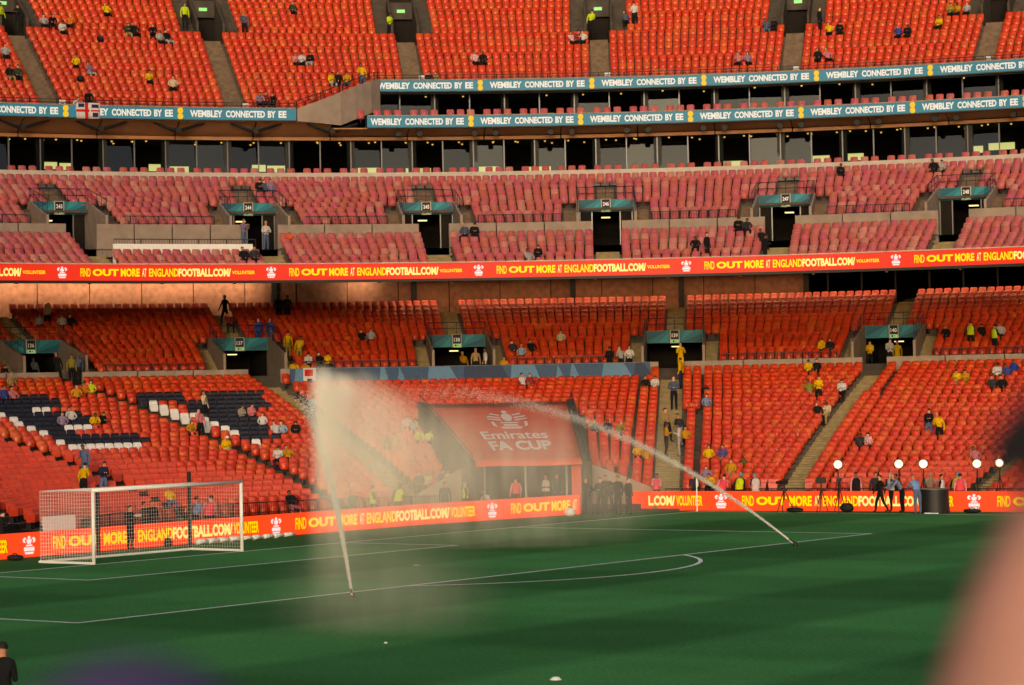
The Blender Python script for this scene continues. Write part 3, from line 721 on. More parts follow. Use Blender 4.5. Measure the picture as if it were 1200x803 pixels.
def box_front(r, z0, z1, a0, a1, bay, lab, tilt_every, rooms, spots, seed):
    rnd = random.Random(seed)
    e = empty('box_window_row', W(r, (a0+a1)/2, z0)); tag(e, lab, 'windows')
    n = int((a1-a0)/bay); bay = (a1-a0)/n
    for k in range(n):
        q0, q1 = a0+bay*k, a0+bay*(k+1); am = (q0+q1)/2
        h = ringdeg(0.03, r)
        mb = MB()
        for s0, s1 in ((q0, q0+2*h), (q1-h*0.4, q1-h*0.01)): mb.lathe(lambda a: [(r-0.05,z0),(r-0.05,z1),(r+0.05,z1),(r+0.05,z0)], s0, s1, 5, True)
        mb.lathe(lambda a: [(r-0.04,z0),(r-0.04,z0+0.06),(r+0.04,z0+0.06),(r+0.04,z0)], q0+2*h, q1-h, 5, True)
        fr = into(mb.build('window', FRAME, None), e)
        tl = 0.0
        if rnd.random() < tilt_every: tl = rnd.uniform(0.26, 0.40)*(z1-z0)/2.2
        mb = MB(); s_ = rnd.uniform(-0.05, 0.05)
        mb.add([W(r-0.03+s_*0.6, q0+2*h, z0+0.06), W(r-0.03-s_*0.6, q1-h, z0+0.06), W(r-0.03-s_*0.6+tl, q1-h, z1), W(r-0.03+s_*0.6+tl, q0+2*h, z1)], [(0,1,2,3)])
        pn = mb.build('pane', GLASS_R if tl else GLASS, None); pn.parent = fr
        if k % 2 == 0:
            mb = MB(); mb.lathe(lambda a: [(r+0.08,z0),(r+0.08,z1),(r+0.45,z1),(r+0.45,z0)], q0-ringdeg(0.22, r), q0+ringdeg(0.22, r), 5, True); into(mb.build('column', COLM, None), e)
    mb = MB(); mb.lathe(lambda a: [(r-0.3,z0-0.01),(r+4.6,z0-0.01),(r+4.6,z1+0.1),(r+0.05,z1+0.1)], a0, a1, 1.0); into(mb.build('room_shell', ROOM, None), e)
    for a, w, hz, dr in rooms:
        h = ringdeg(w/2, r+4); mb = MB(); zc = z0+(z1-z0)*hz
        mb.lathe(lambda q: [(r+dr,zc-0.2),(r+dr,zc+0.2),(r+dr+0.08,zc+0.2),(r+dr+0.08,zc-0.2)], a-h, a+h, 0.5, True); into(mb.build('glowing_bulkhead', PALEL, None), e)  # glowing slab stands in for a lit bulkhead in the room
    for a, dr in spots:
        c = Vector(W(r+dr, a, z1+0.04)); mb = MB()
        mb.add([c+Vector((0.07*math.cos(2*math.pi*j/8), 0.07*math.sin(2*math.pi*j/8), 0)) for j in range(8)]+[c+Vector((0.04*math.cos(2*math.pi*j/8), 0.04*math.sin(2*math.pi*j/8), -0.07)) for j in range(8)], [tuple(range(8, 16))[::-1]]+[(j, (j+1) % 8, (j+1) % 8+8, j+8) for j in range(8)])
        into(mb.build('spot_lamp', SPOT, None), e)
    return e
rnd = random.Random(3)
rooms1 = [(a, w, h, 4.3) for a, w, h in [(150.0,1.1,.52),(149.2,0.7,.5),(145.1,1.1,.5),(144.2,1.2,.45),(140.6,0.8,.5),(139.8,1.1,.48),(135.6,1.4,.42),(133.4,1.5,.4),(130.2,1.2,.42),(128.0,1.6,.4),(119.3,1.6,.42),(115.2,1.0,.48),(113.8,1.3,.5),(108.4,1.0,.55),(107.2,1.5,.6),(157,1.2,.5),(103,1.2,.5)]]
spots1 = [(95+k*1.35+rnd.uniform(-.3,.3), rnd.choice((0.8,1.6,2.4))) for k in range(52)]+[(95.3+k*1.35+rnd.uniform(-.3,.3), 1.2) for k in range(52)]
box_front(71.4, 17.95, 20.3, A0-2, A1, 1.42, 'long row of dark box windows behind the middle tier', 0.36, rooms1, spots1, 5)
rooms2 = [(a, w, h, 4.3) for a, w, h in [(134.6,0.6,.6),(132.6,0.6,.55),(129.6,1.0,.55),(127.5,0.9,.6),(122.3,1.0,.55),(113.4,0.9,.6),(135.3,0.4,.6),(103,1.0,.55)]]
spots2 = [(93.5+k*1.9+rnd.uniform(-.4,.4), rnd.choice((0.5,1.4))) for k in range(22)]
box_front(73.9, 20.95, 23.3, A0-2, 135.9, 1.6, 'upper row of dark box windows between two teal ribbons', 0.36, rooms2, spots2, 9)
for w_, (r, z0, zt) in {'ledge': (68.55, 17.3, 18.22)}.items():
    o = ringwall('box_ledge', r, r+0.25, z0, zt, A0-2, A1, CONC_P, 'long pale concrete ledge before the box seats', 'wall')
ms = MB(); ms.lathe(lambda a: [(68.0,17.2),(68.55,17.25)], A0-2, A1, 1); ms.lathe(lambda a: [(68.8,17.75),(71.4,17.75)], A0-2, A1, 1)
ms.lathe(lambda a: [(69.65,20.93),(73.9,20.94)], A0-2, 136.0, 1)
tag(ms.build('box_floor', CONC_D), kind='structure')
# soffit under the upper level with lintel, brackets and round fittings
so_ = empty('soffit', W(70.4, 130, 20.5)); tag(so_, 'warm brown panelled soffit above the box windows', 'soffit')
bayd = 3.6; k = 0; a = A0-2
while a < A1-0.1:
    q1 = min(a+bayd, A1); left = a+bayd/2 > 138
    zt = 21.2 if left else 20.82
    mb = MB(); mb.lathe(lambda q: [(69.75,zt),(71.2,20.55),(71.2,20.62),(69.75,zt+0.07)], a+0.03, q1-0.03, 0.6, True); into(mb.build('soffit_panel', SOFFIT, None), so_)
    mb = MB(); mb.lathe(lambda q: [(71.05,20.31),(71.05,20.50),(71.3,20.50),(71.3,20.31)], a+0.03, q1-0.03, 0.6, True); into(mb.build('lintel', SOFFIT, None), so_)
    for d in ((-0.5, 0.5) if not left else (0.0,)):
        c = W(70.3, a+d, 20.62 if not left else 20.8); mb = MB()
        c2 = W(69.9, a+d, c[2]-0.05); mb.tube([c, c2], 0.17, 10); into(mb.build('round_fitting', BLACK, None), so_)
    if left:
        for s_ in (-1, 1):
            mb = MB(); mb.tube([W(70.2,a+s_*0.15,20.75), W(69.9,a+s_*1.2,21.15)], 0.11, 5, 0.06); into(mb.build('bracket', BLACK, None), so_)
    k += 1; a = q1
# warm lamps that light the soffit
for k, a in enumerate([134.2,133.0,130.6,127.0,123.4,119.8,116.2,112.6,109.0]):
    pass
# ---------------------------------------------------------------- concourse wall at the back of the lower tier
cw = empty('concourse_wall', W(76, 130, 10.3)); tag(cw, 'wood slat wall at the back of the lower tier under the red ribbon', 'wall')
a = 116.0; k = 0
while a < A1:
    q1 = min(a+2.3, A1); mb = MB()
    n = 30; 
    for j in range(n):
        b0 = a+0.04+(q1-a-0.08)*j/n; b1 = b0+(q1-a-0.08)/n*0.62
        mb.lathe(lambda q: [(75.9,10.25),(75.9,12.75),(75.96,12.75),(75.96,10.25)], b0, b1, 5, True)
    mb.lathe(lambda q: [(75.965,10.25),(75.965,12.75)], a+0.02, q1-0.02, 0.6)
    into(mb.build('slat_panel', WOOD, None), cw); a = q1; k += 1
for a in (116.0, 121.6, 126.5, 140.0, 133.7):
    mb = MB(); mb.lathe(lambda q: [(75.7,10.25),(75.7,12.72),(75.88,12.72),(75.88,10.25)], a-0.12, a+0.12, 5, True); into(mb.build('pillar', COLM, None), cw)
# glazed stretch of the same wall
gw = empty('concourse_windows', W(76, 105, 10.3)); tag(gw, 'dark glazed stretch of the concourse with tube lights inside', 'windows')
a = A0-2
while a < 115.8:
    q1 = min(a+1.5, 115.85); mb = MB()
    mb.lathe(lambda q: [(75.9,10.3),(75.9,12.75),(76.0,12.75),(76.0,10.3)], a, a+0.07, 5, True); f_ = into(mb.build('window', COLM, None), gw)
    mb = MB(); mb.add([W(75.95,a+0.08,10.3),W(75.95,q1,10.3),W(75.95,q1,12.75),W(75.95,a+0.08,12.75)], [(0,1,2,3)]); p_ = mb.build('pane', GLASS, None); p_.parent = f_
    a = q1
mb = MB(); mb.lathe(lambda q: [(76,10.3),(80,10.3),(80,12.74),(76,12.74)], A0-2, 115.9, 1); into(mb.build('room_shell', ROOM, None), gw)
for a, w, dr in ((112.9,1.2,1.6),(111.6,1.6,2.2),(109.6,1.4,2.0),(106.2,1.3,1.8),(104.9,1.6,2.4),(101.5,1.5,2.0),(98,1.5,2.0)):
    h = ringdeg(w/2, 77.5); mb = MB(); mb.lathe(lambda q: [(76+dr,12.45),(76+dr,12.53),(76.15+dr,12.53),(76.15+dr,12.45)], a-h, a+h*0.7, 1, True); into(mb.build('tube_light', PALEL, None), gw)
# lit wall-washer lamps on the concourse ceiling
WASH = mat('washer_lamp', (0.9,0.8,0.6), 0.5, 0.2, emit=lin((255,222,188)), estr=85.0/EXP)
for a0, a1, k in ((140.75,142.9,0),(143.1,146.3,1),(146.5,150.3,2),(150.5,154.3,3),(154.5,158.3,4),(158.5,162.3,5),(135.5,136.9,6)):
    e = empty('washer_or_fill', W(74.6, (a0+a1)/2, 12.5)); tag(e, 'warm strip lamp under the middle tier washing the slat wall', 'lamp', 'concourse wall washers')
    mb = MB(); mb.lathe(lambda q: [(74.3,12.40),(74.3,12.56),(74.55,12.56),(74.55,12.40)], a0, a1, 0.6, True); into(mb.build('lamp_housing', BLACK, None), e)
    mb = MB(); mb.lathe(lambda q: [(74.556,12.42),(74.556,12.54)], a0, a1, 0.6); into(mb.build('lamp_strip', WASH, None), e)
FILL_STRIP = mat('added_fill_strip', (0.9,0.8,0.6), 0.5, 0.2, emit=lin((255,206,160)), estr=16.0/EXP)  # fill light added to lift the dark right wall and back rows
for k in range(11):
    a0 = 93.5+k*3.75; a1 = a0+3.4
    e = empty('washer_or_fill', W(74.6, (a0+a1)/2, 12.5)); tag(e, 'added warm fill strip under the middle tier over the brown wall', 'lamp', 'added concourse fill strips')
    mb = MB(); mb.lathe(lambda q: [(74.3,12.40),(74.3,12.56),(74.55,12.56),(74.55,12.40)], a0, a1, 0.6, True); into(mb.build('lamp_housing', BLACK, None), e)
    mb = MB(); mb.lathe(lambda q: [(74.56,12.38),(74.28,12.39)], a0, a1, 0.6); into(mb.build('lamp_strip', FILL_STRIP, None), e)
for k in range(18):
    a = 94.5+k*3.9; c = Vector(W(54.9, a, 11.33)); e = empty('downlight', c); tag(e, 'small round orange downlight under the red ribbon', 'lamp', 'downlights under the red ribbon')
    mb = MB(); mb.tube([(0,0,0.12),(0,0,0)], 0.08, 8); mb.build('lamp_can', BLACK, e)
    mb = MB(); mb.disc((0,0,-0.004), 0.065, 8); mb.build('lens', SPOT, e)
# ---------------------------------------------------------------- tunnel with printed canopy
tu = empty('players_tunnel', W(38, 131, 0)); tag(tu, 'concrete players tunnel under a red printed canopy', 'tunnel')
def TUN(u, v, off=0.0):     # u: 0 left .. 1 right, v: 0 mouth .. 1 top
    r = 37.7+(54.3-37.7)*v; z = 2.3+(5.05-2.3)*v+off
    aL = 134.57+(135.05-134.57)*v; aR = 127.25+(127.47-127.25)*v
    return W(r, aL+(aR-aL)*u, z)
CAN_M = mat('red_canopy_cloth', lin((216,84,62)), 0.7, 0.25, noise=0.08, scale=0.8)
mb = MB(); n = 10
for i in range(n+1):
    for j in range(n+1): mb.v.append(TUN(i/n, j/n, 0.05*math.sin(9*j/n+i*0.7)*0.4*(1-(2*i/n-1)**2)))
for i in range(n):
    for j in range(n): mb.f.append((i*(n+1)+j, (i+1)*(n+1)+j, (i+1)*(n+1)+j+1, i*(n+1)+j+1)); mb.m.append(0)
o_ = len(mb.v)
cn = into(mb.build('canopy', CAN_M, None, True), tu)
mo = cn.modifiers.new('thick', 'SOLIDIFY'); mo.thickness = 0.06; mo.offset = -1
PRW = mat('canopy_white_print', lin((226,206,204)), 0.7, 0.2)
fn = lambda x, y: TUN(x, y, 0.035)
def sub(o, p): o.parent = p; o.matrix_parent_inverse = (Matrix.Translation(Vector(tu.location))).inverted() @ Matrix.Identity(4); return o
def under(o):  # printed marks are children of the canopy (canopy carries the tunnel's inverse already)
    o.parent = cn; return o
under(lettering('FA CUP', fn, 0.245, 0.775, 0.20, 0.345, PRW, None, 0.045))
under(lettering('Emirates', fn, 0.235, 0.77, 0.375, 0.50, PRW, None, 0.02))
cm = [[(0.36+0.31*x, 0.54+0.31*y) for x, y in P_] for P_ in (
    [[(0.28,0.0),(0.72,0.0),(0.80,0.10),(0.2,0.10)], [(0.3,0.14),(0.7,0.14),(0.66,0.24),(0.34,0.24)], ellipse(0.5,0.62,0.13,0.22,14), ellipse(0.5,0.92,0.07,0.08,10)]
    +[[(0.5+s*0.16,0.42),(0.5+s*0.48,0.52),(0.5+s*0.5,0.58),(0.5+s*0.17,0.5)] for s in (-1,1)]+[[(0.5+s*0.16,0.55),(0.5+s*0.46,0.64),(0.5+s*0.47,0.72),(0.5+s*0.17,0.63)] for s in (-1,1)]
    +[[(0.5+s*0.16,0.70),(0.5+s*0.38,0.78),(0.5+s*0.36,0.86),(0.5+s*0.15,0.76)] for s in (-1,1)]
    +[[(0.5+s*0.34,0.10),(0.5+s*0.44,0.16),(0.5+s*0.46,0.36),(0.5+s*0.38,0.40),(0.5+s*0.36,0.2)] for s in (-1,1)]
    +[[(0.3,0.29),(0.7,0.29),(0.74,0.35),(0.26,0.35)]])]
under(polyprint(cm, fn, PRW, None, 'cup_mark'))
# parapets, mouth frame, passage
for s_, a_m, a_t in ((1, 134.62, 135.1), (-1, 127.2, 127.42)):
    mb = MB(); n = 8; vs_ = []
    for k in range(n+1):
        v = k/n; r = 37.4+(54.8-37.4)*v; a = a_m+(a_t-a_m)*v; zt = 2.3+2.75*v+0.12; w_ = ringdeg(0.38, r)*s_
        vs_ += [W(r,a,0), W(r,a,zt), W(r,a+w_,zt), W(r,a+w_,0)]
    mb.add(vs_, [(4*i+j, 4*i+(j+1) % 4, 4*i+4+(j+1) % 4, 4*i+4+j) for i in range(n) for j in range(4)]+[(0,1,2,3),(4*n+3,4*n+2,4*n+1,4*n)])
    into(mb.build('parapet', CONC_D, None), tu)
    mb = MB(); mb.tube([W(37.4+(54.8-37.4)*k/8, a_m+(a_t-a_m)*k/8+s_*ringdeg(0.2, 45), 2.3+2.75*k/8+0.5) for k in range(9)], 0.03, 5)
    for k in range(9): q = (37.4+(54.8-37.4)*k/8, a_m+(a_t-a_m)*k/8+s_*ringdeg(0.2, 45)); mb.tube([W(*q, 2.35+2.75*k/8), W(*q, 2.3+2.75*k/8+0.5)], 0.02, 5)
    into(mb.build('parapet_rail', RAIL_M, None), tu)
mb = MB(); mb.lathe(lambda a: [(44.5,0),(44.5,3.3)], 127.2, 134.7, 1); mb.lathe(lambda a: [(37.8,0.006),(44.5,0.006)], 127.2, 134.7, 1); into(mb.build('tunnel_back', mat('tunnel_shade', lin((18,15,14)), 0.9, 0.2, noise=0.2), None), tu)  # shade inside the tunnel is put into this darker colour
for a in (128.2, 130.9, 133.6):
    mb = MB(); mb.tube([W(40,a,0), W(40,a,2.6)], 0.06, 6); into(mb.build('tunnel_post', STEEL, None), tu)
mb = MB(); mb.lathe(lambda a: [(38.6,0.02),(38.6,2.2),(38.8,2.2),(38.8,0.02)], 127.3, 127.95, 1, True); into(mb.build('red_door', CAN_M, None), tu)
# concrete front walls that slope away from the mouth on either side
for a0, a1, z0, z1, lab in ((135.25,139.5,2.15,0.55,'pale sloping concrete wall left of the tunnel mouth'),(121.6,126.6,0.75,2.2,'pale sloping concrete wall right of the tunnel mouth')):
    mb = MB(); n = 8; vs_ = []
    for k in range(n+1):
        a = a0+(a1-a0)*k/n; zt = z0+(z1-z0)*k/n
        rw = 39.3 if a0 > 130 else 41.0; vs_ += [W(rw,a,0), W(rw,a,zt), W(rw+0.22,a,zt), W(rw+0.22,a,0)]
    mb.add(vs_, [(4*i+j, 4*i+(j+1) % 4, 4*i+4+(j+1) % 4, 4*i+4+j) for i in range(n) for j in range(4)]+[(0,1,2,3),(4*n+3,4*n+2,4*n+1,4*n)])
    tag(mb.build('front_wall', CONC), lab, 'wall')
# ---------------------------------------------------------------- roof ring and the rest of the bowl (behind and beside the camera)
def capsule(mb, prof, arcs):
    """sweep a profile (r,z) round the stadium; arcs: list of (kind, from, to)"""
    rows = []
    for kind, f0, f1, n in arcs:
        for k in range(n+1):
            t = f0+(f1-f0)*k/n
            if kind == 'far': rows.append([(t, CY+r, z) for r, z in prof])
            elif kind == 'near': rows.append([(t, CY-r, z) for r, z in prof])
            elif kind == 'end': rows.append([W(r, t, z) for r, z in prof])
            else: rows.append([(85.8+r*math.cos(rad(t)), CY+r*math.sin(rad(t)), z) for r, z in prof])
    m = len(prof); vs_ = [p for R in rows for p in R]
    mb.add(vs_, [(k*m+j, k*m+j+1, (k+1)*m+j+1, (k+1)*m+j) for k in range(len(rows)-1) for j in range(m-1)])
FULL_NEAR = [('near',CX,85.8,4),('other',-90,90,36)]
mb = MB()
capsule(mb, [(73,46),(73,47.2),(112,55),(112,53.5),(73,46)], [('far',85.8,CX,4),('end',90,270,36)])
capsule(mb, [(82,46),(82,47),(114,57),(114,31.5),(110,31.5),(82,46)], FULL_NEAR)  # unseen near-side roof, deepened to keep the sun off the upper tiers
tag(mb.build('roof', GREY_R), kind='structure')
mb = MB(); capsule(mb, [(111,8),(111,52)], [('far',85.8,CX,4),('end',90,270,36)]); capsule(mb, [(113,2),(113,10)], FULL_NEAR)  # near-side wall kept low to let the sun through
mb.lathe(lambda a: [(91.0,34.0),(111,40)], A0-2, A1, 2)
tag(mb.build('outer_wall', CONC_D), kind='structure')
mb = MB()
ARC_A = [('end',172,270,20)]; ARC_B = [('far',85.8,CX,6),('end',90,90.9,1)]
for A_ in (ARC_A, ARC_B):
    for m_, prof in ((1,[(41,0.2),(61,6.0),(63,6.6),(75,10.2)]),(0,[(76,8.6),(76,12.4),(54.3,11.5),(54.3,12.3)]),(1,[(55,12),(68.5,17.6)]),(2,[(69.5,17.6),(71,21.4)]),(1,[(70,21.4),(95,38)])):
        mb.cur = m_; capsule(mb, prof, A_)
for m_, prof in ((1,[(41,0.2),(65,3.85),(80,6.4)]),(0,[(80,6.4),(80,6.9)]),(1,[(80,6.9),(112,9.2)])):  # unseen near bank, flattened so the low sun clears it
    mb.cur = m_; capsule(mb, prof, FULL_NEAR)
tag(mb.build('far_side_stand', [CONC_D, RED_FAR, DARKIN]), kind='structure')
PEOPLE = [  # x, y, floor z, heading, pose, top, legs, hair, label
(-50.65, 38.52, 27.35, 351, 'stand', 'lime', 'black', 'dark', 'steward in lime bib standing in a dark stair opening above brown stairs'),
(-50.18, 39.35, 27.35, 311, 'stand', 'black', 'black', 'dark', 'person in black with lime cap standing above the end seat of the upper stairs'),
(-49.65, 40.88, 27.35, 339, 'sit', 'grey', 'black', 'dark', 'person in grey top sitting beside another in black, below the lime capped person'),
(-49.19, 41.07, 27.35, 329, 'lean', 'black', 'black', 'dark', 'person in black leaning forward beside a grey top, high in the upper tier'),
(-48.48, 41.27, 26.85, 329, 'sit', 'white', 'black', 'dark', 'person in white shirt sitting beside an orange shirt, high in the upper tier'),
(-48.8, 42.28, 27.35, 328, 'sit', 'orange', 'black', 'blond', 'person in orange shirt sitting beside a white shirt, high in the upper tier'),
(-48.8, 45.24, 28.35, 326, 'sit', 'yellow', 'black', 'dark', 'person in yellow over black sitting alone in the topmost rows shown'),
(-46.36, 44.58, 26.85, 326, 'sit', 'darkgreen', 'tan', 'dark', 'person in dark green sitting left of a slouching one in black'),
(-46.15, 44.87, 26.85, 311, 'sit', 'black', 'black', 'dark', 'person in black slouching beside a dark green top'),
(-45.29, 45.58, 26.85, 325, 'lean', 'black', 'black', 'dark', 'person in black leaning forward, first of a row of three near the stairs'),
(-44.71, 45.55, 26.35, 325, 'sit', 'grey', 'black', 'brown', 'person in pale grey sitting between two in black near the stairs'),
(-44.47, 45.88, 26.35, 324, 'sit', 'black', 'grey', 'dark', 'person in black sitting closest to the stairs in a row of three'),
(-47.75, 36.1, 24.85, 332, 'sit', 'grey', 'black', 'dark', 'person in dim grey sitting beyond the brown stairs'),
(-45.81, 34.64, 23.35, 332, 'sit', 'black', 'tan', 'dark', 'person in black and yellow scarf, one of a pair just above the ribbon stairs'),
(-45.58, 35.07, 23.35, 332, 'sit', 'darkgreen', 'black', 'dark', 'person in black jacket with green trim beside the brown stairs'),
(-45.11, 39.11, 24.35, 329, 'sit', 'yellow', 'black', 'dark', 'person in yellow shirt sitting above the draped flag, next to a mauve top'),
(-44.14, 39.17, 23.85, 338, 'sit', 'mauve', 'grey', 'dark', 'person in mauve top sitting above the draped flag next to a yellow shirt'),
(-41.65, 41.54, 23.35, 326, 'sit', 'yellow', 'black', 'dark', 'person in bright yellow shirt sitting alone above the teal ribbon'),
(-40.3, 42.09, 22.85, 325, 'sit', 'cream', 'black', 'dark', 'person in cream shirt and black coat sitting alone above the teal ribbon'),
(-41.43, 35.33, 21.35, 330, 'lean', 'white', 'black', 'dark', 'person in white leaning over the ribbon beside the draped flag'),
(-41.62, 36.57, 21.85, 329, 'lean', 'black', 'black', 'dark', 'person in black leaning over the rail right behind the draped flag'),
(-45.27, 48.34, 27.85, 338, 'stand', 'lime', 'black', 'dark', 'steward in lime bib standing by a stair opening with green exit sign'),
(-42.48, 50.61, 27.35, 321, 'stand', 'slate', 'black', 'dark', 'person in slate blue standing among the upper seats beside the stairs'),
(-42.38, 54.89, 28.85, 318, 'sit', 'darkgreen', 'black', 'dark', 'person in dark green sitting alone high above the concrete ramp wall'),
(-38.04, 50.13, 24.85, 319, 'sit', 'pink', 'black', 'brown', 'person in pink sitting, first of three above the concrete ramp wall'),
(-37.77, 50.43, 24.85, 319, 'sit', 'white', 'black', 'dark', 'person in white and dark scarf between pink and black tops'),
(-37.43, 50.81, 24.85, 318, 'sit', 'black', 'grey', 'dark', 'person in black coat sitting beside white and pink tops'),
(-35.05, 49.87, 23.35, 317, 'sit', 'yellow', 'grey', 'dark', 'person in yellow and grey sitting just above the sloping concrete wall'),
(-34.75, 50.2, 23.35, 317, 'sit', 'black', 'black', 'dark', 'person in black sitting between two yellow tops above the sloping wall'),
(-34.4, 50.57, 23.35, 317, 'sit', 'gold', 'slate', 'dark', 'person in gold top sitting above the sloping concrete wall'),
(-33.58, 50.99, 23.35, 316, 'stand', 'yellow', 'denim', 'dark', 'person in yellow top and jeans standing at the head of the sloping wall'),
(-35.99, 44.64, 21.85, 321, 'lean', 'mauve', 'black', 'dark', 'person in mauve leaning on the front rail, first of three above the ribbon end'),
(-35.74, 44.95, 21.85, 321, 'lean', 'darkred', 'black', 'brown', 'person in dark red leaning on the front rail between mauve and black'),
(-35.46, 45.29, 21.85, 320, 'lean', 'black', 'black', 'dark', 'person in black leaning on the front rail beside dark red'),
(-30.97, 53.98, 23.35, 313, 'sit', 'black', 'black', 'dark', 'person in black in the front row over the ribbon, by stairs with a white notice'),
(-30.68, 54.25, 23.35, 313, 'sit', 'tan', 'black', 'brown', 'person in tan in the front row over the ribbon, beside one in black'),
(-36.48, 57.15, 27.35, 339, 'stand', 'lime', 'black', 'dark', 'steward in lime bib half hidden inside a dark stair opening'),
(-30.43, 57.69, 24.85, 311, 'sit', 'stripe', 'black', 'dark', 'person in red and white striped shirt sitting in an empty block'),
(-30.04, 58.02, 24.85, 310, 'sit', 'black', 'black', 'brown', 'person in black sitting beside the striped shirt'),
(-27.23, 63.3, 26.35, 306, 'sit', 'stripe', 'black', 'dark', 'person in striped shirt, first of three beside the steep stairs'),
(-26.93, 63.52, 26.35, 306, 'sit', 'darkred', 'black', 'dark', 'person in dark red between a striped and a white shirt'),
(-26.6, 63.76, 26.35, 306, 'sit', 'white', 'black', 'brown', 'person in white sitting next to the steep stairs'),
(-26.99, 65.08, 27.35, 125, 'stand', 'lime', 'black', 'dark', 'steward in lime bib standing with back turned in the middle stair opening'),
(-25.87, 67.19, 27.85, 304, 'sit', 'slate', 'black', 'dark', 'person in slate blue sitting beside a standing white shirt'),
(-25.22, 67.26, 27.85, 123, 'stand', 'white', 'black', 'dark', 'person in white and pink shirt standing with back turned among orange seats'),
(-17.57, 70.27, 26.85, 298, 'sit', 'slate', 'denim', 'dark', 'person in slate top and jeans beside one in black by the stair opening'),
(-17.15, 70.49, 26.85, 297, 'sit', 'black', 'black', 'dark', 'person in black beside a slate top by the stair opening'),
(-14.55, 71.44, 26.85, 5, 'stand', 'black', 'black', 'brown', 'person in black standing sideways by the stair opening'),
(-13.75, 71.27, 26.35, 295, 'sit', 'yellow', 'black', 'dark', 'person in yellow and black next to a black coat by the stairs'),
(-13.23, 71.5, 26.35, 294, 'sit', 'black', 'black', 'dark', 'person in black coat beside yellow and black'),
(-12.79, 68.18, 24.35, 295, 'sit', 'black', 'black', 'dark', 'person in black sitting beside pink, low in the upper tier'),
(-12.33, 68.39, 24.35, 295, 'sit', 'pink', 'black', 'blond', 'person in pink sitting beside black, low in the upper tier'),
(-16.97, 66.06, 24.35, 299, 'sit', 'pink', 'black', 'dark', 'person in pink by the front rail, with one in mauve'),
(-16.57, 66.27, 24.35, 298, 'sit', 'mauve', 'black', 'dark', 'person in mauve by the front rail, with one in pink'),
(-9.57, 72.19, 25.85, 292, 'sit', 'blue', 'black', 'dark', 'person in blue sitting beside black and orange'),
(-9.1, 72.38, 25.85, 291, 'sit', 'black', 'black', 'brown', 'person in black with orange hair tie beside blue'),
(-7.71, 73.76, 26.35, 290, 'sit', 'yellow', 'black', 'dark', 'person in yellow sitting alone below a trio'),
(-7.81, 75.43, 27.35, 290, 'sit', 'olive', 'black', 'dark', 'person in olive, first of a trio by the far stairs'),
(-7.37, 75.58, 27.35, 289, 'sit', 'gold', 'black', 'dark', 'person in gold in the middle of a trio by the far stairs'),
(-6.84, 75.77, 27.35, 289, 'sit', 'grey', 'black', 'dark', 'person in grey, last of a trio by the far stairs'),
(-32.84, 41.05, 16.42, 322, 'sit', 'black', 'black', 'dark', 'person in black in the back row above doorway 244'),
(-32.63, 41.31, 16.42, 322, 'sit', 'slate', 'black', 'dark', 'person in slate in the back row above doorway 244'),
(-32.46, 41.53, 16.42, 321, 'sit', 'mauve', 'denim', 'brown', 'person in mauve and jeans in the back row above doorway 244'),
(-29.13, 35.69, 13.35, 14, 'phone', 'mauve', 'denim', 'brown', 'person in mauve holding up a phone in doorway 244'),
(-30.19, 38.6, 13.35, 322, 'fold', 'white', 'denim', 'blond', 'person in white top with black vest and bag standing in doorway 244'),
(-26.49, 32.86, 12.08, 324, 'sit', 'black', 'black', 'dark', 'person in black hood sitting below the platform, first of a pair'),
(-26.2, 33.26, 12.08, 324, 'sit', 'coal', 'black', 'dark', 'person in charcoal hood sitting below the platform beside the other hood'),
(-20.79, 44.05, 13.4, 297, 'sit', 'slate', 'black', 'blond', 'person in slate blue in the row under the concrete wall below doorway 245'),
(-20.45, 44.36, 13.4, 327, 'sit', 'black', 'black', 'dark', 'person in black with white bag under the concrete wall below doorway 245'),
(-15.88, 43.01, 11.75, 309, 'sit', 'grey', 'black', 'dark', 'person in pale grey sitting left of one in black, between doorways 245 and 246'),
(-15.96, 43.97, 12.08, 309, 'sit', 'black', 'black', 'brown', 'person in black sitting beside pale grey, between doorways 245 and 246'),
(-9.44, 49.06, 12.41, 300, 'lean', 'black', 'black', 'dark', 'person in black bent over in the middle tier left of a standing one'),
(-8.52, 48.67, 12.08, 0, 'stand', 'black', 'black', 'dark', 'person in black standing sideways in the middle tier over a seated one'),
(-8.9, 52.46, 13.4, 298, 'sit', 'black', 'black', 'dark', 'person in black with orange hair, one of a pair under the wall by doorway 247'),
(-8.42, 52.37, 13.4, 298, 'lean', 'coal', 'black', 'brown', 'person in charcoal hugging knees under the wall by doorway 247'),
(-7.0, 51.65, 12.74, 297, 'sit', 'black', 'black', 'dark', 'person in black sitting at the end seat by the steps of doorway 247'),
(-5.46, 49.4, 11.75, 27, 'stand', 'black', 'black', 'dark', 'person in black with white bag standing on the steps of doorway 247'),
(-7.74, 61.47, 16.77, 294, 'sit', 'black', 'black', 'brown', 'person in black in the back row right under the box seats'),
(-2.86, 63.39, 16.77, 289, 'sit', 'black', 'black', 'dark', 'person in black with yellow badge in the back row above doorway 248'),
(-2.5, 63.51, 16.77, 289, 'sit', 'grey', 'black', 'dark', 'person in grey in the back row above doorway 248'),
(-43.51, 35.1, 9.5, 331, 'stand', 'beige', 'black', 'brown', 'person in beige standing against the sunny concourse wall'),
(-43.35, 34.31, 9.22, 331, 'sit', 'grey', 'black', 'brown', 'person in grey sitting in front of a standing beige shirt'),
(-42.72, 35.45, 9.22, 330, 'sit', 'white', 'black', 'dark', 'person in white sitting beside black, below the concourse wall'),
(-42.46, 35.91, 9.22, 330, 'sit', 'black', 'black', 'dark', 'person in black sitting beside white, below the concourse wall'),
(-41.38, 32.11, 6.36, 2, 'stand', 'skyblue', 'black', 'dark', 'person in light blue deep inside doorway 136'),
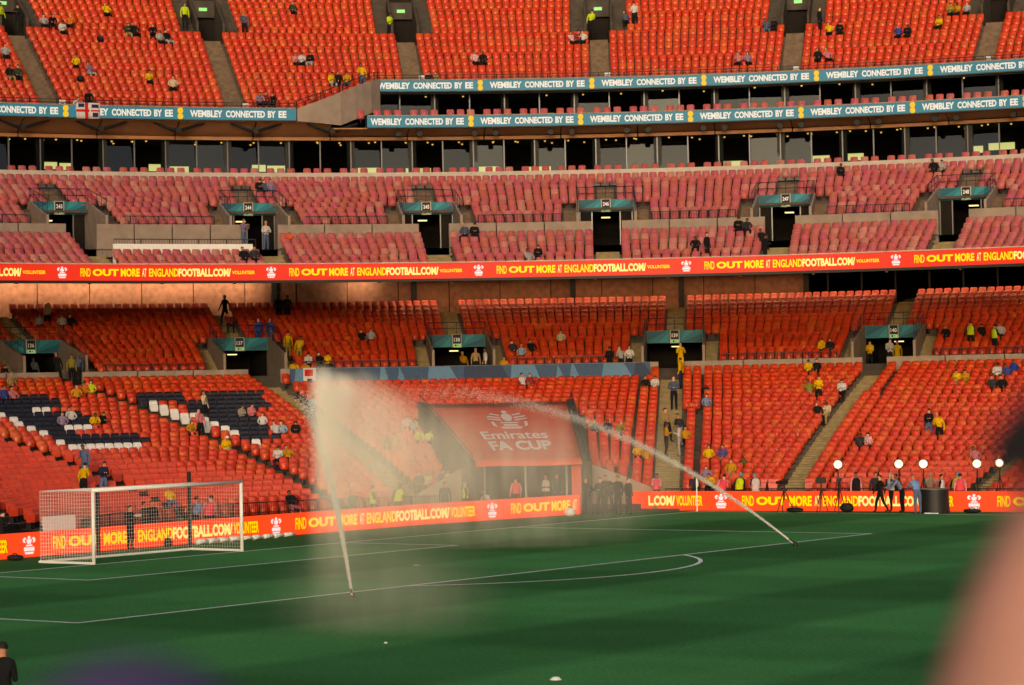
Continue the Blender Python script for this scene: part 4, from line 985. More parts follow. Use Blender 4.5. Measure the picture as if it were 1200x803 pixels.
(-36.1, 28.83, 6.36, 323, 'stand', 'black', 'black', 'ginger', 'person in black with orange hat in doorway 136'),
(-35.76, 29.48, 6.36, 352, 'stand', 'olive', 'black', 'dark', 'person in olive leaving doorway 136'),
(-35.59, 29.8, 6.36, 302, 'stand', 'slate', 'black', 'grey', 'person in slate with pale cap leaving doorway 136'),
(-38.52, 44.2, 9.78, 263, 'walk', 'black', 'black', 'dark', 'person in black walking along the top of the stairs above doorway 137'),
(-37.45, 43.4, 9.22, 323, 'sit', 'darkred', 'black', 'dark', 'person in dark red in the end seat by the stairs above doorway 137'),
(-36.57, 46.64, 9.78, 340, 'stand', 'coal', 'black', 'dark', 'person in charcoal at the back row by the dark pillar, first of two'),
(-36.25, 47.02, 9.78, 300, 'stand', 'darkgreen', 'black', 'dark', 'person in dark green at the back row by the dark pillar, second of two'),
(-34.54, 42.64, 8.4, 282, 'stand', 'blue', 'blue', 'dark', 'person in blue overalls standing over doorway 137'),
(-34.12, 43.16, 8.4, 281, 'stand', 'blue', 'denim', 'dark', 'person in blue shirt and jeans standing by the stairs beside doorway 137'),
(-31.83, 42.08, 7.58, 131, 'stand', 'yellow', 'olive', 'dark', 'person in yellow shirt with back turned on the steps right of doorway 137'),
(-30.89, 41.93, 7.3, 120, 'stand', 'yellow', 'olive', 'dark', 'person in yellow and dark straps with back turned on the steps'),
(-29.67, 41.3, 6.75, 320, 'sit', 'white', 'black', 'dark', 'person in white over black in the front row by the blue barrier end'),
(-29.27, 41.77, 6.75, 319, 'sit', 'black', 'black', 'dark', 'person in black in the front row by the blue barrier end'),
(-29.0, 42.09, 6.75, 319, 'sit', 'yellow', 'black', 'dark', 'person in yellow in the front row behind the spray'),
(-29.54, 39.82, 6.35, 321, 'lean', 'yellow', 'black', 'dark', 'person in yellow leaning low over the blue barrier end'),
(-29.06, 40.39, 6.35, 320, 'lean', 'gold', 'black', 'dark', 'person in gold leaning over the blue barrier beside a flag'),
(-30.35, 46.7, 8.12, 317, 'sit', 'black', 'black', 'dark', 'person in black jacket sitting beside pale grey above the blue barrier behind the spray'),
(-30.01, 47.05, 8.12, 316, 'sit', 'grey', 'black', 'dark', 'person in pale grey beside a black jacket above the blue barrier behind the spray'),
(-26.86, 51.5, 6.36, 332, 'stand', 'gold', 'black', 'blond', 'person in gold standing in doorway 138'),
(-22.26, 46.63, 6.36, 312, 'stand', 'tan', 'black', 'blond', 'person in tan shirt standing in doorway 138'),
(-22.48, 47.77, 6.36, 251, 'stand', 'white', 'black', 'dark', 'person in white shirt carrying a black bag in doorway 138'),
(-21.61, 48.32, 6.35, 310, 'sit', 'gold', 'black', 'brown', 'person in gold at the front row beside the steps of doorway 138'),
(-22.63, 50.58, 7.3, 310, 'sit', 'coal', 'black', 'dark', 'person in charcoal, first of three near the front behind the blue barrier'),
(-21.78, 50.22, 7.03, 309, 'sit', 'skyblue', 'black', 'blond', 'person in light blue between two dark jackets behind the blue barrier'),
(-21.85, 51.22, 7.3, 309, 'sit', 'black', 'black', 'dark', 'person in black jacket sitting next to light blue behind the blue barrier'),
(-21.49, 53.59, 7.85, 307, 'sit', 'cream', 'black', 'brown', 'person in cream sitting alone between doorways 138 and 139'),
(-16.83, 51.62, 6.35, 305, 'stand', 'black', 'black', 'dark', 'heavy person in black standing at the blue barrier'),
(-16.33, 51.97, 6.35, 304, 'stand', 'grey', 'black', 'dark', 'person in grey shirt standing at the blue barrier between black and white'),
(-15.95, 52.23, 6.35, 304, 'fold', 'white', 'black', 'dark', 'person in white shirt standing at the blue barrier by the steps of doorway 139'),
(-13.29, 53.28, 6.36, 301, 'phone', 'yellow', 'yellow', 'brown', 'person in yellow shirt with hands raised in doorway 139'),
(-7.75, 58.96, 7.03, 295, 'sit', 'yellow', 'black', 'dark', 'person in yellow in the front row right of doorway 139, beside black'),
(-7.33, 59.16, 7.03, 294, 'sit', 'black', 'black', 'dark', 'person in black with green scarf in the front row left of doorway 140'),
(-7.8, 63.62, 6.36, 303, 'stand', 'gold', 'black', 'brown', 'person in gold at the side of doorway 140'),
(-6.68, 62.47, 6.36, 283, 'stand', 'yellow', 'black', 'dark', 'person in yellow and black standing in doorway 140'),
(-3.99, 59.78, 6.36, 321, 'stand', 'grey', 'black', 'brown', 'person in pale grey shirt and black trousers in doorway 140'),
(-5.98, 64.36, 6.36, 291, 'stand', 'yellow', 'yellow', 'brown', 'person in yellow beside pale grey in doorway 140'),
(-2.14, 62.96, 7.58, 289, 'sit', 'black', 'black', 'dark', 'person in black with a dark bag sitting right of doorway 140'),
(-0.4, 62.35, 7.3, 107, 'stand', 'limeb', 'black', 'dark', 'steward in lime and grey jacket with back turned in the seats right of doorway 140'),
(-0.37, 63.53, 7.58, 107, 'sit', 'black', 'black', 'dark', 'person in black turned away between two lime jackets'),
(1.2, 61.98, 7.03, 76, 'stand', 'limeb', 'black', 'dark', 'steward in lime and black jacket standing beside a white shirt'),
(0.74, 63.86, 7.58, 286, 'sit', 'white', 'black', 'dark', 'person in white sitting behind a lime and black jacket'),
(-11.89, 51.09, 5.56, 201, 'stand', 'yellow', 'navy', 'brown', 'person in yellow shirt climbing onto the wide stairs below doorway 139'),
(-10.03, 47.54, 4.47, 302, 'fold', 'slate', 'black', 'bald', 'bald person in slate shirt and black trousers standing on the stairs below doorway 139'),
(-18.48, 45.79, 5.34, 310, 'sit', 'white', 'black', 'dark', 'person in white in the row just under the blue barrier'),
(-18.2, 46.02, 5.34, 309, 'sit', 'darkred', 'black', 'brown', 'person in dark red in the row just under the blue barrier'),
(-12.76, 49.01, 5.13, 303, 'sit', 'black', 'black', 'dark', 'person in black under the end of the blue barrier'),
(-12.34, 49.28, 5.13, 303, 'sit', 'white', 'denim', 'dark', 'person in white and jeans in the end seat under the blue barrier'),
(-7.28, 42.65, 2.94, 322, 'stand', 'tan', 'black', 'dark', 'person in tan standing on the wide stairs, highest of a small crowd'),
(-6.31, 42.31, 2.72, 281, 'stand', 'coal', 'grey', 'dark', 'person in charcoal and yellow on the wide stairs'),
(-6.01, 40.62, 2.29, 32, 'stand', 'gold', 'black', 'brown', 'person in gold shirt and black trousers standing sideways on the wide stairs'),
(-5.48, 40.94, 2.29, 211, 'stand', 'white', 'grey', 'dark', 'person in white with grey trousers on the wide stairs'),
(-5.83, 42.02, 2.5, 301, 'sit', 'gold', 'black', 'dark', 'person in gold in the end seat beside the wide stairs'),
(-10.45, 40.88, 2.94, 306, 'sit', 'black', 'black', 'blond', 'person in black with yellow cap sitting right of the tunnel'),
(-9.9, 41.28, 2.94, 305, 'sit', 'navy', 'black', 'brown', 'person in navy spreading arms over the seats right of the tunnel'),
(-9.31, 41.33, 2.94, 305, 'lean', 'olive', 'black', 'blond', 'person in olive with yellow hood sitting right of the tunnel'),
(-6.28, 38.54, 1.85, 304, 'lean', 'yellow', 'black', 'dark', 'person in yellow leaning forward left of the wide stairs'),
(-5.67, 38.35, 1.63, 303, 'sit', 'gold', 'black', 'dark', 'person in gold and black stripes left of the wide stairs'),
(-6.44, 55.26, 5.78, 295, 'sit', 'yellow', 'black', 'dark', 'person in yellow sitting in the last row above the long right hand stairs'),
(-6.02, 55.45, 5.78, 295, 'sit', 'black', 'black', 'dark', 'person in black jacket sitting in the last row above the long stairs'),
(-4.4, 51.79, 4.69, 295, 'sit', 'olive', 'grey', 'brown', 'person in olive and grey below a yellow shirt in the last row'),
(-3.41, 51.03, 4.47, 294, 'stand', 'yellow', 'black', 'brown', 'person in yellow shirt and black trousers standing in the seats'),
(-2.86, 52.47, 4.69, 293, 'sit', 'white', 'black', 'brown', 'person in white and black shirt by the long stairs'),
(-2.01, 48.48, 3.6, 294, 'sit', 'black', 'black', 'dark', 'person in black sitting beside a patterned shirt by the long stairs'),
(-1.57, 48.67, 3.6, 293, 'sit', 'cream', 'tan', 'brown', 'person in cream patterned shirt by the long stairs'),
(1.99, 55.93, 5.13, 287, 'sit', 'yellow', 'grey', 'dark', 'person in yellow and grey, first of a pair in an empty block'),
(2.41, 56.06, 5.13, 287, 'sit', 'gold', 'olive', 'dark', 'person in gold and olive, second of a pair in an empty block'),
(3.63, 57.24, 5.34, 285, 'sit', 'white', 'black', 'dark', 'person in white with red scarf beside two in blue'),
(4.14, 57.37, 5.34, 285, 'sit', 'blue', 'black', 'dark', 'person in blue between white and another blue shirt'),
(4.18, 58.21, 5.56, 284, 'sit', 'royal', 'black', 'dark', 'person in royal blue beside another blue shirt'),
(4.52, 54.99, 4.69, 285, 'sit', 'coal', 'black', 'brown', 'person in charcoal below the blue shirts'),
(4.98, 55.11, 4.69, 284, 'sit', 'black', 'black', 'dark', 'person in black below the blue shirts'),
(-7.9, 47.3, 4.03, 300, 'sit', 'greyblue', 'black', 'dark', 'person in grey blue sitting alone right of the wide stairs with a black bag'),
(-3.11, 39.9, 1.63, 299, 'sit', 'yellow', 'black', 'brown', 'large person in yellow top sitting low right of the wide stairs'),
(-2.5, 40.23, 1.63, 298, 'sit', 'purple', 'tan', 'dark', 'person in purple and orange sitting low beside a large yellow top'),
(-0.88, 38.37, 0.97, 298, 'sit', 'gold', 'grey', 'brown', 'person in gold and grey sitting just behind the stewards'),
(-1.51, 37.12, 0.76, 299, 'sit', 'mauve', 'black', 'brown', 'person in mauve in the front rows behind the corner pole'),
(-0.72, 36.3, 0.54, 299, 'lean', 'yellow', 'black', 'dark', 'person in yellow bent forward in the front rows behind the corner pole'),
(4.82, 47.28, 2.72, 287, 'stand', 'black', 'denim', 'dark', 'person in black with jeans standing in the seats beside yellow and black'),
(5.67, 46.7, 2.5, 286, 'stand', 'yellow', 'black', 'blond', 'person in yellow top and black skirt standing beside black'),
(2.65, 44.33, 2.07, 291, 'sit', 'coal', 'black', 'brown', 'person in charcoal sitting beside a striped shirt above the lamps'),
(3.07, 44.48, 2.07, 250, 'sit', 'stripe', 'black', 'dark', 'person in red and white stripes sitting beside charcoal above the lamps'),
(9.05, 43.76, 1.41, 283, 'sit', 'pink', 'black', 'brown', 'person in pink stripes sitting above the lamp pair'),
(-18.31, 35.71, 3.38, 316, 'lean', 'white', 'black', 'brown', 'person in white beside the tunnel parapet'),
(-17.76, 35.56, 3.16, 316, 'sit', 'grey', 'black', 'brown', 'person in grey beside the tunnel parapet'),
(-16.95, 32.43, 2.5, 318, 'lean', 'olive', 'black', 'dark', 'person in olive in the seats left of the tunnel'),
(-16.87, 32.98, 2.5, 318, 'sit', 'gold', 'grey', 'dark', 'person in gold in the seats left of the tunnel'),
(-16.47, 34.16, 2.72, 316, 'lean', 'olive2', 'black', 'dark', 'person in yellow green in the seats beside the tunnel'),
(-16.12, 34.52, 2.72, 316, 'lean', 'lime', 'black', 'dark', 'person in lime jacket bent forward beside the tunnel parapet'),
(-12.01, 28.81, 0.76, 317, 'sit', 'black', 'black', 'dark', 'person in black in the front rows left of the tunnel'),
(-11.74, 29.11, 0.76, 317, 'sit', 'beige', 'black', 'grey', 'person in beige in the front rows left of the tunnel'),
(-11.27, 29.61, 0.76, 316, 'sit', 'blue', 'black', 'dark', 'person in blue and yellow in the front rows next to the tunnel wall'),
(-11.05, 29.84, 0.76, 315, 'sit', 'yellow', 'black', 'dark', 'person in yellow in the front rows next to the tunnel wall'),
(-38.02, 26.86, 6.35, 335, 'sit', 'black', 'black', 'dark', 'person in black with white collar under doorway 136'),
(-35.98, 25.4, 5.78, 335, 'sit', 'tan', 'black', 'grey', 'person in tan sitting under doorway 136'),
(-33.94, 23.08, 5.13, 337, 'sit', 'blue', 'black', 'dark', 'person in blue beside pink under doorway 136'),
(-33.76, 23.54, 5.13, 336, 'sit', 'pink', 'black', 'dark', 'person in pink beside blue under doorway 136'),
(-32.45, 26.65, 5.13, 333, 'sit', 'gold', 'black', 'dark', 'person in gold and black by the steps under doorway 136'),
(-32.94, 27.66, 5.34, 332, 'sit', 'orange', 'black', 'dark', 'person in orange by the steps under doorway 136'),
(-32.78, 27.98, 5.34, 332, 'sit', 'olive2', 'black', 'dark', 'person in yellow green by the steps under doorway 136'),
(-28.5, 21.9, 3.81, 335, 'sit', 'mauve', 'black', 'dark', 'person in mauve beside white among the navy seats'),
(-29.08, 23.07, 4.03, 335, 'sit', 'white', 'black', 'dark', 'person in white beside mauve among the navy seats'),
(-27.75, 23.27, 3.81, 334, 'lean', 'yellow', 'black', 'dark', 'person in yellow bending beside black among the navy seats'),
(-27.83, 23.91, 3.81, 333, 'sit', 'black', 'black', 'dark', 'person in black beside yellow, next to the navy seats'),
(-20.97, 16.14, 1.85, 278, 'stand', 'denim', 'denim', 'dark', 'person in denim standing by the narrow steps below the white seats'),
(-18.23, 13.39, 1.19, 100, 'stand', 'yellow', 'black', 'dark', 'person in yellow and black with back turned on the narrow steps'),
(-18.32, 14.7, 1.19, 339, 'stand', 'navy', 'denim', 'dark', 'person in navy top and pale jeans standing above the goal'),
(-26.62, 29.84, 4.25, 357, 'stand', 'cream', 'black', 'dark', 'person in cream shirt standing above the white seats'),
(-24.29, 27.07, 3.38, 328, 'stand', 'pink', 'black', 'dark', 'person in pink shirt standing among the white seats'),
(-24.54, 26.55, 3.38, 329, 'lean', 'gold', 'black', 'dark', 'person in gold crouching on the narrow steps by the white seats'),
(-25.26, 31.07, 4.03, 325, 'sit', 'taupe', 'black', 'brown', 'person in taupe among the navy seats right of the goal, first of three'),
(-25.0, 31.49, 4.03, 325, 'sit', 'pink', 'black', 'brown', 'person in pink and white among the navy seats right of the goal'),
(-23.53, 30.75, 3.6, 324, 'sit', 'white', 'denim', 'dark', 'person in white at the edge of the navy seats right of the goal'),
(-22.04, 30.03, 3.16, 324, 'sit', 'white', 'navy', 'dark', 'person in white with long dark hair right of the navy seats'),
(-21.83, 30.36, 3.16, 324, 'sit', 'skyblue', 'black', 'dark', 'person in light blue beside one with long dark hair'),
(-21.48, 30.91, 3.16, 323, 'sit', 'black', 'black', 'dark', 'person in black sitting near the sprinkler spray'),
(-19.11, 26.93, 2.07, 325, 'sit', 'white', 'navy', 'dark', 'person in navy coat over white shirt below the navy seats'),
(-18.88, 27.34, 2.07, 324, 'sit', 'gold', 'black', 'dark', 'person in gold and black below the navy seats'),
(-21.48, 25.86, 2.5, 328, 'sit', 'yellow', 'grey', 'white', 'person in yellow with white cap by the narrow steps'),
(-15.99, 16.37, 0.54, 335, 'sit', 'yellow', 'denim', 'dark', 'person in yellow sitting low in the stand behind the goal net'),
(-13.48, 21.46, 0.1, 327, 'sit', 'black', 'pink', 'dark', 'person in black with pink bag sitting at the front fence right of the goal'),
(-22.96, 33.91, 4.03, 321, 'stand', 'skyblue', 'denim', 'dark', 'person in pale blue on the stairs beside the spray'),
(-0.86, 35.12, 0.0, 300, 'stand', 'coal', 'black', 'dark', 'steward in black with lime strap standing behind the boards at the corner pole'),
(0.64, 35.08, 0.0, 118, 'stand', 'bibpink', 'black', 'dark', 'steward in pink bib with back turned behind the boards'),
(1.47, 35.2, 0.0, 117, 'stand', 'biblime', 'black', 'teal', 'steward in lime bib and teal cap with back turned behind the boards'),
(2.27, 35.31, 0.0, 116, 'stand', 'bibwhite', 'white', 'teal', 'steward in white bib with back turned behind the boards'),
(7.06, 35.98, 0.0, 289, 'stand', 'bibpink2', 'black', 'dark', 'steward in pale pink jacket with black shirt facing the pitch behind the boards'),
(8.04, 36.0, 0.0, 317, 'stand', 'coal', 'black', 'dark', 'person in charcoal with dark cap standing behind the boards by the table group'),
(11.52, 36.85, 0.0, 82, 'stand', 'biblime', 'black', 'teal', 'steward in lime collar and teal cap partly hidden by a pink bib'),
(11.89, 36.53, 0.0, 101, 'stand', 'bibpink', 'black', 'dark', 'steward in pink bib bending behind the boards beyond the table'),
(-2.65, 34.62, 0.0, 302, 'stand', 'bibpink', 'black', 'dark', 'steward in pink bib facing the pitch between the suits and the corner pole'),
(8.97, 34.69, 0.0, 226, 'walk', 'black', 'black', 'brown', 'person in black walking past the pitch side table'),
(9.08, 35.49, 0.0, 236, 'fold', 'bibwhite', 'black', 'grey', 'person in white bib over black standing at the edge of the table group'),
(8.93, 36.23, 0.0, 236, 'stand', 'coal', 'black', 'dark', 'person in charcoal half hidden behind a grey blue shirt'),
(9.93, 34.91, 0.0, 215, 'lean_t', 'greyblue', 'black', 'bald', 'person in grey blue shirt reaching to the black table'),
(11.3, 33.72, 0.0, 153, 'lean_t', 'skyblue2', 'denim', 'bald', 'person in light blue shirt and jeans leaning on the black table'),
(9.98, 37.26, 0.0, 304, 'lean_t', 'taupe', 'black', 'grey', 'grey haired person in taupe leaning over the table toward the pitch'),
(11.26, 35.99, 0.0, 12, 'stand', 'bibwhite2', 'black', 'dark', 'person in white bib with black sleeves standing at the end of the table'),
(-4.81, 2.84, 0.0, 4, 'camera', 'black', 'black', 'dark', 'photographer in black standing before the boards behind the net'),
(-6.6, 5.4, 0.0, 18, 'stand', 'coal', 'black', 'dark', 'person in charcoal with white paper behind the boards behind the goal'),
(-6.4, 5.6, 0.0, 328, 'stand', 'black', 'black', 'dark', 'person in black behind the boards behind the goal'),
(-6.4, 7.98, 0.0, 43, 'stand', 'skyblue2', 'black', 'dark', 'person in light blue shirt talking to a pink bib behind the boards'),
(-6.2, 8.49, 0.0, 132, 'stand', 'bibpink', 'black', 'dark', 'steward in pink bib behind the boards within the goal frame'),
(-7.4, 9.9, 0.0, 130, 'stand', 'lime', 'black', 'teal', 'steward in lime top and teal cap behind a pink bib'),
(-6.4, -1.99, 0.0, 45, 'stand', 'black', 'black', 'dark', 'person in black coat by the dark front fence left of the goal'),
(-7.0, 19.38, 0.0, 54, 'stand', 'biblime', 'black', 'dark', 'steward in lime bib dimmed by the spray'),
(-7.0, 21.1, 0.0, 161, 'stand', 'biblime', 'black', 'dark', 'steward in lime bib behind the boards at the foot of the stairs'),
(-6.7, 23.98, 0.0, 337, 'stand', 'navy', 'navy', 'dark', 'person in navy suit behind the boards before the tunnel wall'),
(-6.7, 25.44, 0.0, 226, 'stand', 'biblime', 'black', 'teal', 'steward in lime bib and teal cap at the tunnel mouth'),
(-7.6, 28.44, 0.0, 273, 'lean', 'white', 'black', 'blond', 'person in white crouching inside the tunnel mouth'),
(-7.0, 29.58, 0.0, 132, 'stand', 'bibpink', 'black', 'dark', 'steward in pink bib with back turned before the tunnel'),
(-6.5, 31.21, 0.0, 310, 'fold', 'bibwhite', 'black', 'brown', 'person in white jacket with arms folded at the end of the boards'),
(-7.6, 33.61, 0.0, 339, 'stand', 'navy', 'navy', 'dark', 'person in navy standing just inside the tunnel'),
(-6.65, 17.73, 0.0, 326, 'stand', 'black', 'black', 'dark', 'person in black standing before the boards, veiled by the spray'),
(-2.98, 29.54, 0.0, 317, 'fold', 'suit', 'suit', 'dark', 'person in black suit with yellow lanyard standing at the tunnel edge'),
(-2.38, 29.68, 0.0, 296, 'fold', 'suit', 'suit', 'dark', 'person in black suit with white badge, second from the tunnel barrier'),
(-2.95, 31.12, 0.0, 321, 'fold', 'suit', 'suit', 'dark', 'person in black suit close behind one with white badge'),
(-1.55, 29.88, 0.0, 275, 'stand', 'suit', 'suit', 'brown', 'person in black jacket talking at the end of the boards'),
(-1.08, 30.0, 0.0, 344, 'stand', 'suit', 'suit', 'brown', 'person in black track suit standing in front of the board end'),
]
NEARMAN = (33.05,-37.55,0.0,135)
# ---------------------------------------------------------------- advertising boards at the pitch edge
def poly_fn(pts, off=0.0):
    P_ = [Vector((*p, 0)) for p in pts]; acc = [0]
    for a, b in zip(P_[:-1], P_[1:]): acc.append(acc[-1]+(b-a).length)
    def fn(s, z):
        k = 0
        while k < len(acc)-2 and s > acc[k+1]: k += 1
        d = (P_[k+1]-P_[k]).normalized(); n = Vector((d.y, -d.x, 0)); q = P_[k]+d*(s-acc[k])+n*off
        return (q.x, q.y, z)
    fn.stops = acc
    return fn, acc[-1]
def board_run(pts, first, period, lab, h=0.9):
    fn0, L = poly_fn(pts, 0.0); fn1, _ = poly_fn(pts, -0.14); ft, _ = poly_fn(pts, 0.03)
    e = empty('advertising_board', (pts[0][0], pts[0][1], 0)); tag(e, lab, 'advertising board')
    for q0, q1 in zip(fn0.stops[:-1], fn0.stops[1:]):
        n = max(1, int((q1-q0)/1.92))
        for k in range(n):
            s0, s1 = q0+(q1-q0)*k/n+0.003, q0+(q1-q0)*(k+1)/n-0.003
            mb = MB(); mb.hexa([fn0(s0,0.02), fn0(s1,0.02), fn1(s1,0.02), fn1(s0,0.02), fn0(s0,h), fn0(s1,h), fn1(s1,h), fn1(s0,h)]); into(mb.build('display_panel', LBRD, None), e)
    k = -3
    while first+k*period < L:
        s0 = first+k*period
        for tx, f0, f1, m, bo, sh in SEQ:
            x0, x1 = s0+f0*period, s0+f1*period
            hh = 0.46*(0.84 if tx == 'OUT' else 1.0)
            if x0 > 0.05 and x1 < L-0.05: into(lettering(tx, ft, x0, x1, 0.47-hh/2, 0.47+hh/2, m, None, bo), e)
            elif tx == 'FOOTBALL.COM/' and x0 < 0.05 and x1 > 1.5:
                w_ = x1-x0; into(lettering('L.COM/', ft, x0+w_*0.55, x1, 0.47-hh/2, 0.47+hh/2, m, None, bo), e)
        cw_ = 0.62
        if 0.4 < s0 < L-0.4: into(polyprint([[(s0+(x-0.5)*cw_, 0.46+(y-0.5)*cw_*1.05) for x, y in P_] for P_ in mark_polys()], ft, LWHT, None, 'cup_mark'), e)
        k += 1
    return e
board_run([(-5.1,-16),(-5.3,12),(-5.1,20.5),(-3.66,29.92)], 14.2, 13.15, 'red LED board run behind the goal with yellow message, ending at the tunnel')
board_run([(-3.6,yb(-3.6)),(42,yb(42))], 4.65, 11.9, 'red LED board run along the touchline with yellow message, starting right of the tunnel')
# ---------------------------------------------------------------- goal with net, corner pole
POST = mat('goal_white', (0.82,0.81,0.79), 0.35, 0.5)
go = empty('goal', (0,0,0)); tag(go, 'white football goal with box net and two black support poles', 'goal')
for y in (-3.66, 3.66): mb = MB(); mb.tube([(0,y,0),(0,y,2.5)], 0.06, 12); mb.build('goal_post', POST, go, True)
mb = MB(); mb.tube([(0,-3.72,2.5),(0,3.72,2.5)], 0.06, 12); mb.build('crossbar', POST, go, True)
mb = MB(); mb.tube([(-0.05,-3.7,0.04),(-2.6,-3.7,0.04),(-2.6,3.75,0.04),(-0.05,3.7,0.04)], 0.045, 8); mb.build('base_frame', POST, go)
for y in (-3.2+2.95, 3.9): pass
for x, y, h in ((-3.3,-0.25,2.55),(-2.85,3.95,2.85)):
    mb = MB(); mb.tube([(x,y,0),(x,y,h)], 0.075, 8); mb.build('support_pole', BLACK, go)
NETM = mat('net_cord', (0.75,0.70,0.66), 0.8, 0.2)
mb = MB()
def cord(a, b, r=0.0036):
    a = Vector(a); b = Vector(b); t = (b-a).normalized(); u = t.cross(Vector((0.3,0.5,0.81))).normalized()*r; w_ = t.cross(u).normalized()*r
    mb.add([a+u, a-u*0.5+w_*0.87, a-u*0.5-w_*0.87, b+u, b-u*0.5+w_*0.87, b-u*0.5-w_*0.87], [(0,1,4,3),(1,2,5,4),(2,0,3,5)])
SP = 0.125; X1 = -2.55
k = 0
for j in range(int(7.4/SP)+1):
    y = -3.7+j*SP; cord((X1,y,0.04),(X1,y,2.45)); cord((0,y,2.48),(X1,y,2.45))
for j in range(int(2.4/SP)+1):
    z = 0.05+j*SP; cord((X1,-3.7,z),(X1,3.7,z))
    for y in (-3.7, 3.7): cord((0,y,z),(X1,y,z))
for j in range(int(2.55/SP)+1):
    x = -j*SP; cord((x,-3.7,2.47),(x,3.7,2.47))
    for y in (-3.7, 3.7): cord((x,y,0.04),(x,y,2.47))
nt_ = mb.build('net', NETM, go)
cp = empty('corner_pole', (0,33.92,0)); tag(cp, 'white corner pole with its flag furled at the pitch corner', 'corner pole')
mb = MB(); mb.tube([(0,0,0),(0,0,1.5)], 0.03, 8); mb.build('pole', POST, cp)
mb = MB(); mb.tube([(0.02,0.02,1.12),(0.045,0.03,1.3),(0.02,0.02,1.49)], 0.035, 6, 0.02); mb.build('furled_flag', WHITE, cp)
# ---------------------------------------------------------------- people
PAL = dict(black=(22,22,25), coal=(46,46,52), suit=(30,31,36), navy=(30,34,62), slate=(72,78,98), grey=(150,146,146), greyblue=(110,120,145), white=(188,180,180), cream=(190,168,138), beige=(190,170,140), tan=(150,122,82),
  taupe=(140,128,116), yellow=(204,160,18), gold=(180,126,26), orange=(186,96,34), olive=(130,120,40), olive2=(180,190,40), lime=(176,196,36), darkgreen=(46,56,40), pink=(186,108,114), darkred=(130,42,44), mauve=(130,110,136),
  purple=(90,70,120), blue=(50,64,130), royal=(38,58,140), skyblue=(128,150,172), skyblue2=(104,138,186), denim=(80,96,130), hotpink=(210,70,84), palepink=(196,136,142), teal=(60,140,160))
def cloth(n):
    if n == 'stripe':
        if 'cloth_stripe' in MATS: return MATS['cloth_stripe']
        m = bpy.data.materials.new('cloth_stripe'); m.use_nodes = True; nt = m.node_tree; b = nt.nodes['Principled BSDF']; b.inputs['Roughness'].default_value = 0.9
        tc = nt.nodes.new('ShaderNodeTexCoord'); wv = nt.nodes.new('ShaderNodeTexWave'); wv.inputs['Scale'].default_value = 4.5; nt.links.new(tc.outputs['Object'], wv.inputs['Vector'])
        cr = nt.nodes.new('ShaderNodeValToRGB'); cr.color_ramp.interpolation = 'CONSTANT'; cr.color_ramp.elements[0].color = (*lin((190,40,50)),1); cr.color_ramp.elements[1].color = (*lin((214,206,206)),1); cr.color_ramp.elements[1].position = 0.5
        nt.links.new(wv.outputs['Fac'], cr.inputs[0]); nt.links.new(cr.outputs[0], b.inputs['Base Color']); MATS['cloth_stripe'] = m; return m
    return mat('cloth_'+n, lin(PAL[n]), 0.9, 0.2, noise=0.14, scale=9, bump=0.2, bscale=18)
SKIN = [mat('skin_a', lin((206,150,120)), 0.55, 0.35, noise=0.06, scale=12), mat('skin_b', lin((180,122,92)), 0.55, 0.35, noise=0.06, scale=12), mat('skin_c', lin((112,74,56)), 0.55, 0.35, noise=0.06, scale=12)]
HAIR = {k: mat('hair_'+k, lin(c), 0.7, 0.3, noise=0.2, scale=40) for k, c in dict(dark=(30,24,22), brown=(72,48,32), blond=(176,140,84), grey=(150,146,140), ginger=(200,100,40), teal=(50,150,180), white=(220,215,212)).items()}
SHOE = mat('shoe_leather', lin((30,28,28)), 0.5, 0.4)
